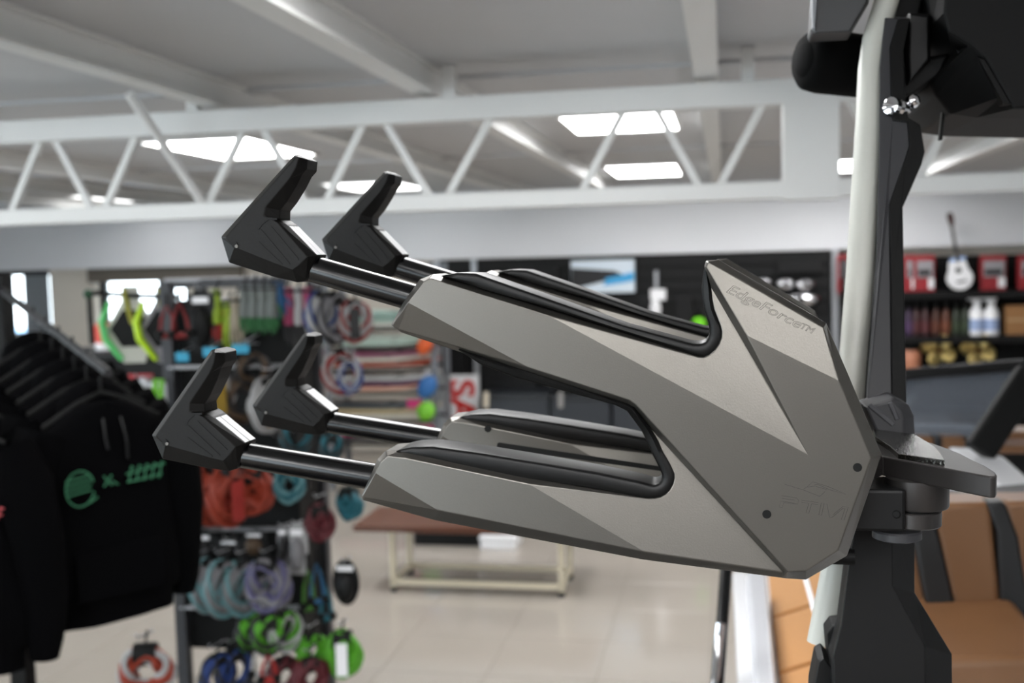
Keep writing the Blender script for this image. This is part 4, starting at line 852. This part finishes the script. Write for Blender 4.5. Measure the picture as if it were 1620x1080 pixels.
def glove(px, py0, py1, wd, ca, cb, label, Y=YD-0.10, yaw=0.6, group='gloves on the top rail'):
    a = oy(px, py0, Y); b = oy(px, py1, Y); h = a[2]-b[2]; s = mpp(a); wd *= s; R = rotz(yaw); o = Vector(a)
    t = thing('ski_glove', a, label, 'glove', group)
    rg = []
    for z, w_, th in ((0.0, 0.42, 0.016), (-0.12, 0.40, 0.018), (-0.28, 0.34, 0.018), (-0.42, 0.46, 0.022), (-0.58, 0.5, 0.022), (-0.66, 0.46, 0.02)):
        rg.append([o+R @ Vector((w_*wd*math.cos(2*math.pi*k/12), th*math.sin(2*math.pi*k/12), z*h)) for k in range(12)])
    MB().loft(rg).build('palm', ca, t, smooth=60)
    for k in range(4):
        x = (k-1.5)*0.24*wd; L = (0.92, 1.0, 0.97, 0.86)[k]
        MB().tube([o+R @ Vector((x*0.95, 0, -0.6*h)), o+R @ Vector((x*1.1, -0.006, -0.8*h)), o+R @ Vector((x*1.15, -0.016, -L*h))], [0.125*wd, 0.12*wd, 0.08*wd], 8).build('finger', cb, t, smooth=60)
    MB().tube([o+R @ Vector((0.42*wd, 0, -0.4*h)), o+R @ Vector((0.66*wd, -0.01, -0.55*h)), o+R @ Vector((0.68*wd, -0.015, -0.7*h))], [0.13*wd, 0.12*wd, 0.08*wd], 8).build('thumb', cb, t, smooth=60)
    MB().lathe(o+Vector((0, 0, -0.04*h)), [(wd*0.44, 0), (wd*0.44, -0.05*h)], 12).build('wrist_strap', M_dark, t, smooth=50)
    MB().tube([o, o+Vector((0, 0.04, 0.05))], 0.005, 6).build('hanging_loop', M_black, t); return t
GG = Cc('green fabric', (46, 128, 66)); GW = Cc('grey fabric', (132, 140, 136)); BG = Cc('beige fabric', (188, 176, 152)); Cy = mat('cyan tag', (46, 150, 184), 0.5); Pk = Cc('pink cuff', (190, 60, 110)); Lm = Cc('lime fabric', (164, 196, 30)); RedF = Cc('red fabric', (196, 40, 34))
for i, px in enumerate((386, 400, 415, 429)): glove(px, 452, 528, 20, GW, GG, 'grey glove with green fingers on the top rail, '+['first from the left', 'second from the left', 'third from the left', 'fourth, right beside the blue one'][i], yaw=0.75)
glove(372, 470, 548, 22, BG, BG, 'beige glove hanging left of the green-fingered ones', yaw=0.5)
glove(342, 458, 540, 18, Lm, RedF, 'lime and red glove right of the black printed pack', yaw=0.6); glove(360, 478, 552, 20, Lm, Lm, 'all lime glove left of the beige one', yaw=0.5)
glove(440, 446, 505, 24, Cc('blue fabric', (40, 110, 166)), Cc('blue fabric', (40, 110, 166)), 'blue glove right of the green-fingered ones', Y=YD-0.05)
for i, px in enumerate((456, 472, 486)): glove(px, 454, 545, 20, (Pk, Wh, Pk)[i], Bk, ['black glove with pink cuff, left of the white-cuffed one', 'black glove with white cuff among the pink-cuffed ones', 'black glove with pink cuff, right of the white-cuffed one'][i], Y=YD-0.02, yaw=0.7)
for i, (px, py, wd) in enumerate(((288, 565, 10), (333, 557, 12), (380, 552, 13))): 
    t, a, b = card('shelf_tag', px-wd, py-8, px+wd, py+7, YD-0.22, Cy, 'cyan shelf tag on the stand, '+['left one by the post', 'middle one under the lime and red glove', 'right one under the beige glove'][i], 'tag', 0.006, 'cyan shelf tags'); MB().tube([((a[0]+b[0])/2, YD-0.21, b[2]), ((a[0]+b[0])/2, YD-0.02, b[2]+0.03)], 0.004, 6).build('clip_wire', M_alu, t)
# tow handles
def handle(px, py, m, label, w_=24, hgt_=70, Y=YD-0.2, yaw=0.5, rope=M_black):
    c = oy(px, py, Y); s = mpp(c); R = rotz(yaw); o = Vector(c); t = thing('tow_rope', c, label, 'tow rope', 'tow handles on the display stand')
    wv, hv = w_*s, hgt_*s; p = lambda x, z: o+R @ Vector((x*wv, 0, z*hv))
    MB().tube([p(-1, -0.4), p(-0.6, -0.45), p(0.6, -0.45), p(1, -0.4)], 0.016, 12).build('grip', m, t, smooth=50)
    MB().tube([p(-1, -0.4), p(-0.75, 0.1), p(0, 0.6), p(0.75, 0.1), p(1, -0.4)], 0.009, 8).build('bridle', m, t, smooth=50)
    MB().tube([p(0, 0.58), p(0.05, 0.8), p(0, 1.0)], 0.008, 8).build('lead_rope', rope, t, smooth=50)
    for sx in (-1, 1): MB().ball(p(sx, -0.4), 0.022).build('end_knob', rope, t, smooth=60)
    return t
RR = Cc('red handle', (150, 30, 34))
handle(265, 510, RR, 'red tow handle left of the black post', 12, 46); handle(285, 508, RR, 'red tow handle right of the black post', 13, 50)
handle(412, 1046, Wh, 'white tow handle at the bottom between blue and maroon ropes', 14, 46); handle(425, 1058, RedF, 'bright red tow handle at the bottom edge', 12, 40, Y=YD-0.26)
handle(502, 925, Cc('blue sleeve', (30, 104, 150)), 'blue sleeved tow handle right of the white mesh bag', 11, 60, Y=YD-0.1); handle(488, 935, Cc('green sleeve', (76, 140, 40)), 'green sleeved tow handle left of the blue one', 9, 60, Y=YD-0.12); handle(516, 955, Te, 'teal tow handle below the oval disc pack', 9, 50, Y=YD-0.08)
# hexagon carded handles on a separate arm
YH = 5.2
for i, (px, cardm, neon, lab) in enumerate(((208, mat('pale card', (196, 196, 186), 0.6), mat('mint green grip', (84, 190, 104), 0.4), 'hexagonal pale card with a mint green tow handle by the far window'), (262, mat('mauve grey card', (150, 146, 152), 0.6), mat('neon yellow grip', (186, 224, 20), 0.4), 'hexagonal grey card with a neon yellow tow handle next to the post'))):
    c = oy(px, 520, YH-0.1*i); s = mpp(c); o = Vector(c); t = thing('carded_tow_rope', c, lab, 'tow rope', 'hexagon carded handles'); R = rotz(0.25)
    P2 = lambda x, y, yo=0.0: o+R @ Vector((x*s, yo, -y*s))
    MB().prism([P2(*p) for p in ((-12, -68), (12, -68), (14, -44), (40, 0), (22, 40), (18, 54), (-14, 54), (-22, 40), (-40, 0), (-14, -44))], (0, 0.012, 0)).build('card', cardm, t)
    MB().prism([P2(x*0.78, y*0.78, -0.008) for x, y in ((-16, -38), (16, -38), (42, 0), (20, 36), (-20, 36), (-42, 0))], (0, 0.008, 0)).build('black_print', M_black, t)
    MB().tube([P2(-30, -44, -0.03), P2(-42, -12, -0.035), P2(-38, 14, -0.035), P2(-14, 48, -0.03)], [0.012, 0.02, 0.02, 0.012], 12).build('grip', neon, t, smooth=50)
    MB().tube([P2(-8, -64, -0.01), P2(-2, -30, -0.02), P2(4, -8, -0.02)], 0.012, 8).build('rope', mat('olive rope', (150, 148, 50), 0.7), t, smooth=50)
ar = thing('hook_arm', oy(140, 470, YH), 'black bent hook arm carrying the hexagonal cards', 'hook')
MB().tube([oy(146, 545, YH), oy(143, 500, YH), oy(141, 467, YH), oy(150, 463, YH), oy(200, 467, YH), oy(280, 470, YD+0.05)], 0.014, 10).build('arm', M_black, ar, smooth=50)
MB().ball(oy(140, 465, YH), 0.026).build('end_ball', mat('dark green cap', (24, 70, 44), 0.5), ar, smooth=60)

# dark counter with goods by the far window
YC = 8.0
a, b = oy(120, 690, YC), oy(272, 556, YC)
ct = thing('sales_counter', ((a[0]+b[0])/2, YC, 0), 'black counter with red edging in front of the far windows', 'counter')
MB().box2((a[0]-2.2, YC, 0), (b[0], YC+0.6, b[2]-0.06)).build('carcass', M_black, ct, bevel=0.01); MB().box2((a[0]-2.2, YC-0.03, b[2]-0.06), (b[0]+0.03, YC+0.63, b[2])).build('top', M_satin, ct, bevel=0.01)
a2, b2 = oy(185, 600, YC-0.02), oy(240, 592, YC-0.02); MB().box2((a2[0], YC-0.015, a2[2]), (b2[0], YC, b2[2])).build('red_edging', mat('red edge', (150, 34, 40), 0.5), ct)
a, b = oy(147, 549, YC+0.1), oy(160, 505, YC+0.1)
t = thing('red_canister', ((a[0]+b[0])/2, YC+0.2, oy(200, 556, YC)[2]), 'red and white canister on the black counter by the window', 'canister')
MB().lathe(t.location, [(0.07, 0), (0.075, 0.01), (0.075, 0.06), (0.075, 0.06)], 16).build('white_base', M_white, t, smooth=40); MB().lathe(t.location, [(0.075, 0.06), (0.075, 0.20), (0.05, 0.22)], 16).build('red_body', mat('canister red', (196, 70, 56), 0.5), t, smooth=40)
# clear hanging packets right of the hoodies
for i, (px0, py0, px1, py1) in enumerate(((214, 596, 234, 640), (236, 600, 262, 650), (230, 640, 262, 690))):
    pack(px0, py0, px1, py1, mat('clear sleeve', (196, 198, 202), 0.3), ['clear white packet beside the last hoodie shoulder', 'clear white packet left of the stand post', 'clear packet with green contents below the white ones'][i], Y=YD-0.15, blob_m=(Wh, Gy, GG)[i], group='clear packets by the post')
t = thing('lime_strap', oy(257, 660, YD-0.3), 'lime green strap loop hanging left of the front lower hook', 'strap')
MB().tube([oy(x, y, YD-0.3) for x, y in ((246, 600), (244, 640), (250, 690), (262, 730), (266, 725), (256, 680), (254, 640), (256, 600))], 0.012, 8, closed=True).build('loop', mat('lime strap fabric', (118, 200, 40), 0.6), t, smooth=50); MB().ball(oy(265, 735, YD-0.3), 0.022).build('buckle', M_alu, t, smooth=60)

# ------------------------------------------------------------------ hoodies on a sloping rail
def hoodie(topc, yaw, label, scale=1.0, prnt=None, sleeve_swing=0.0):
    o = Vector(topc); R = rotz(yaw); t = thing('hoodie', topc, label, 'hoodie', 'black hoodies on the sloping rail')
    L = lambda x, y, z: o+R @ Vector((x*scale, y*scale, z*scale))
    rings = []
    for z, wd, th in ((0.0, 0.07, 0.05), (-0.03, 0.13, 0.06), (-0.08, 0.20, 0.07), (-0.14, 0.24, 0.085), (-0.25, 0.25, 0.09), (-0.42, 0.25, 0.085), (-0.58, 0.255, 0.085), (-0.66, 0.25, 0.08), (-0.68, 0.225, 0.07), (-0.74, 0.22, 0.07)):
        r_ = []
        for k in range(36):
            th_ = 2*math.pi*k/36; w_ = 1+(0.08*math.sin(5*th_+z*6+yaw*9)+0.05*math.sin(9*th_-z*9))*min(1, abs(z)*3)
            r_.append(L(wd*math.copysign(abs(math.cos(th_))**0.8, math.cos(th_)), th*w_*math.sin(th_), z))
        rings.append(r_)
    MB().loft(rings).build('torso', M_cloth, t, smooth=70)
    for sx in (-1, 1):
        pts = [L(sx*0.20, 0, -0.09), L(sx*0.25, -0.01, -0.2), L(sx*0.275, -0.0+sleeve_swing, -0.38), L(sx*0.28, 0.02+sleeve_swing, -0.55), L(sx*0.275, 0.02+sleeve_swing, -0.66), L(sx*0.27, 0.02+sleeve_swing, -0.72)]
        MB().tube(pts, [0.08*scale, 0.085*scale, 0.075*scale, 0.065*scale, 0.055*scale, 0.042*scale], 14).build('sleeve', M_cloth, t, smooth=70)
    MB().ball(L(0, 0.06, -0.03), (0.13*scale, 0.07*scale, 0.10*scale), M=R).build('hood', M_cloth, t, smooth=70)
    MB().box(L(0, -0.093, -0.56), (0.30*scale, 0.012, 0.17*scale), R).build('pocket', M_cloth, t, bevel=0.004)
    hg = MB().tube([L(-0.2, 0, -0.07), L(-0.08, 0, 0.0), L(0, 0, 0.03), L(0.08, 0, 0.0), L(0.2, 0, -0.07)], 0.008, 8).tube([L(0, 0, 0.03), L(0, 0, 0.075), L(0.02, 0, 0.10), L(0.0, 0, 0.125), L(-0.02, 0, 0.11)], 0.004, 8)
    hg.build('hanger', M_black, t, smooth=50)
    MB().tube([L(-0.03, -0.075, -0.05), L(-0.035, -0.10, -0.12), L(-0.03, -0.105, -0.15)], 0.004, 6).tube([L(0.03, -0.075, -0.05), L(0.035, -0.10, -0.12), L(0.035, -0.105, -0.19)], 0.004, 6).build('drawstring', M_satin, t, smooth=50)
    if prnt is not None: prnt(t, L, R, scale)
    return t
Gp = mat('mint green print', (40, 98, 68), 0.8); Pp = mat('coral print', (150, 58, 62), 0.8)
def strokes(t, L, lines, m, r=0.0026, depth=0.108):
    mb = MB()
    for ln in lines: mb.tube([L(x, -depth, z) for x, z in ln], r, 6)
    mb.build('chest_print', m, t, smooth=50)
def green_print(t, L, R, s):
    ov = [(-0.125+0.042*math.cos(a_), -0.265+0.058*math.sin(a_)) for a_ in np.linspace(0.3, 6.0, 22)]
    ln = [ov]+[[(-0.165, -0.235-k*0.016), (-0.092, -0.225-k*0.016)] for k in range(4)]
    ln += [[(-0.10, -0.315), (-0.075, -0.300)], [(-0.055, -0.235), (-0.03, -0.27)], [(-0.03, -0.235), (-0.055, -0.27)], [(-0.03, -0.255), (-0.012, -0.27)]]
    for k in range(5): x = 0.02+k*0.024; ln.append([(x, -0.27), (x+0.012, -0.215), (x+0.02, -0.225)])
    ln += [[(0.015, -0.24), (0.13, -0.225)], [(0.015, -0.268), (0.125, -0.258)]]
    strokes(t, L, [[(x*1.12+0.01, z) for x, z in q] for q in ln], Gp)
def coral_print(t, L, R, s):
    ln = [[(0.06+k*0.02, -0.27), (0.072+k*0.02, -0.235)] for k in range(8)]+[[(0.05, -0.245), (0.22, -0.24)], [(0.05, -0.262), (0.215, -0.258)]]
    strokes(t, L, ln, Pp)
hr = thing('clothes_rack', (oy(5, 600, 3.6)[0], 3.6, 0), 'black clothes rack with sloping notched arm for hoodies', 'clothes rack')
ra, rb_ = oy(2, 458, 3.85), oy(172, 590, 3.05)
MB().tube([ra, rb_], 0.014, 12).build('sloping_arm', mat('gunmetal arm', (34, 34, 36), 0.5), hr, smooth=40)
for k in range(7):
    p = ra+(rb_-ra)*(0.12+0.12*k); MB().tube([p, p+np.array((0, 0, 0.03))], 0.004, 8).build('notch_pin', M_satin, hr)
MB().box2((ra[0]-0.05, 3.83, 0), (ra[0]+0.02, 3.90, ra[2]+0.06)).build('post', M_black, hr, bevel=0.004); MB().box2((ra[0]-0.3, 3.5, 0), (ra[0]+0.25, 4.2, 0.04)).build('foot', M_black, hr, bevel=0.005)
HY = 0.95
pos = [(0.93, 'frontmost black hoodie with a mint green chest print', green_print), (0.82, 'second black hoodie, directly behind the one with the green print', None), (0.72, 'third black hoodie from the front on the sloping arm', None), (0.62, 'fourth black hoodie from the front on the sloping arm', None), (0.52, 'fifth black hoodie from the front on the sloping arm', None), (0.41, 'rearmost black hoodie, highest on the sloping arm', None)]
for fr, lab_, pf in pos:
    p = ra+(rb_-ra)*fr; p[2] -= 0.11
    hoodie(p, HY+random.uniform(-0.06, 0.06), lab_, 0.93, pf)
p = oy(-112, 668, 2.75)
hoodie(p, 0.35, 'black hoodie with a coral chest print at the left picture edge', 1.0, coral_print)
p2 = oy(-90, 640, 2.95); hoodie(p2, 0.4, 'plain black hoodie behind the coral-printed one at the left edge', 1.0)
MB().tube([p+np.array((0, -0.05, 0.115)), oy(-110, 560, 3.4), (ra[0]-0.02, 3.86, ra[2]+0.02)], 0.012, 10).build('second_arm', M_satin, hr, smooth=40)

# ------------------------------------------------------------------ outside the windows
struct(MB().box2((-40, YB+0.62, -0.2), (30, 45, -0.1)).build('ground', mat('asphalt', (150, 150, 150), 0.9, noise=0.1)))
cr = thing('parked_car', (-11.6, 17.5, -0.1), 'pale blue car parked outside the left window', 'car')
pb_ = mat('pale blue car paint', (150, 186, 222), 0.2, coat=0.6)
side = [(-2.1, 0.25), (-2.1, 0.75), (-1.5, 0.9), (-0.9, 1.35), (0.5, 1.4), (1.2, 0.95), (2.0, 0.85), (2.15, 0.5), (2.1, 0.25)]
MB().prism([(-11.6+x, 16.7, z-0.1+0.05) for x, z in side], (0, 1.7, 0)).build('body', pb_, cr, bevel=0.08, segs=3, smooth=50)
MB().prism([(-11.6+x, 16.69, z-0.05) for x, z in ((-1.3, 0.95), (-0.85, 1.28), (0.4, 1.32), (0.95, 0.98))], (0, 1.72, 0)).build('side_windows', M_blackgloss, cr)
for x in (-1.35, 1.35):
    for y in (16.72, 18.38): MB().lathe((-11.6+x, y, 0.22), [(0.32, -0.1), (0.32, 0.1)], 20, (0, 1, 0)).build('wheel', M_black, cr, smooth=40)
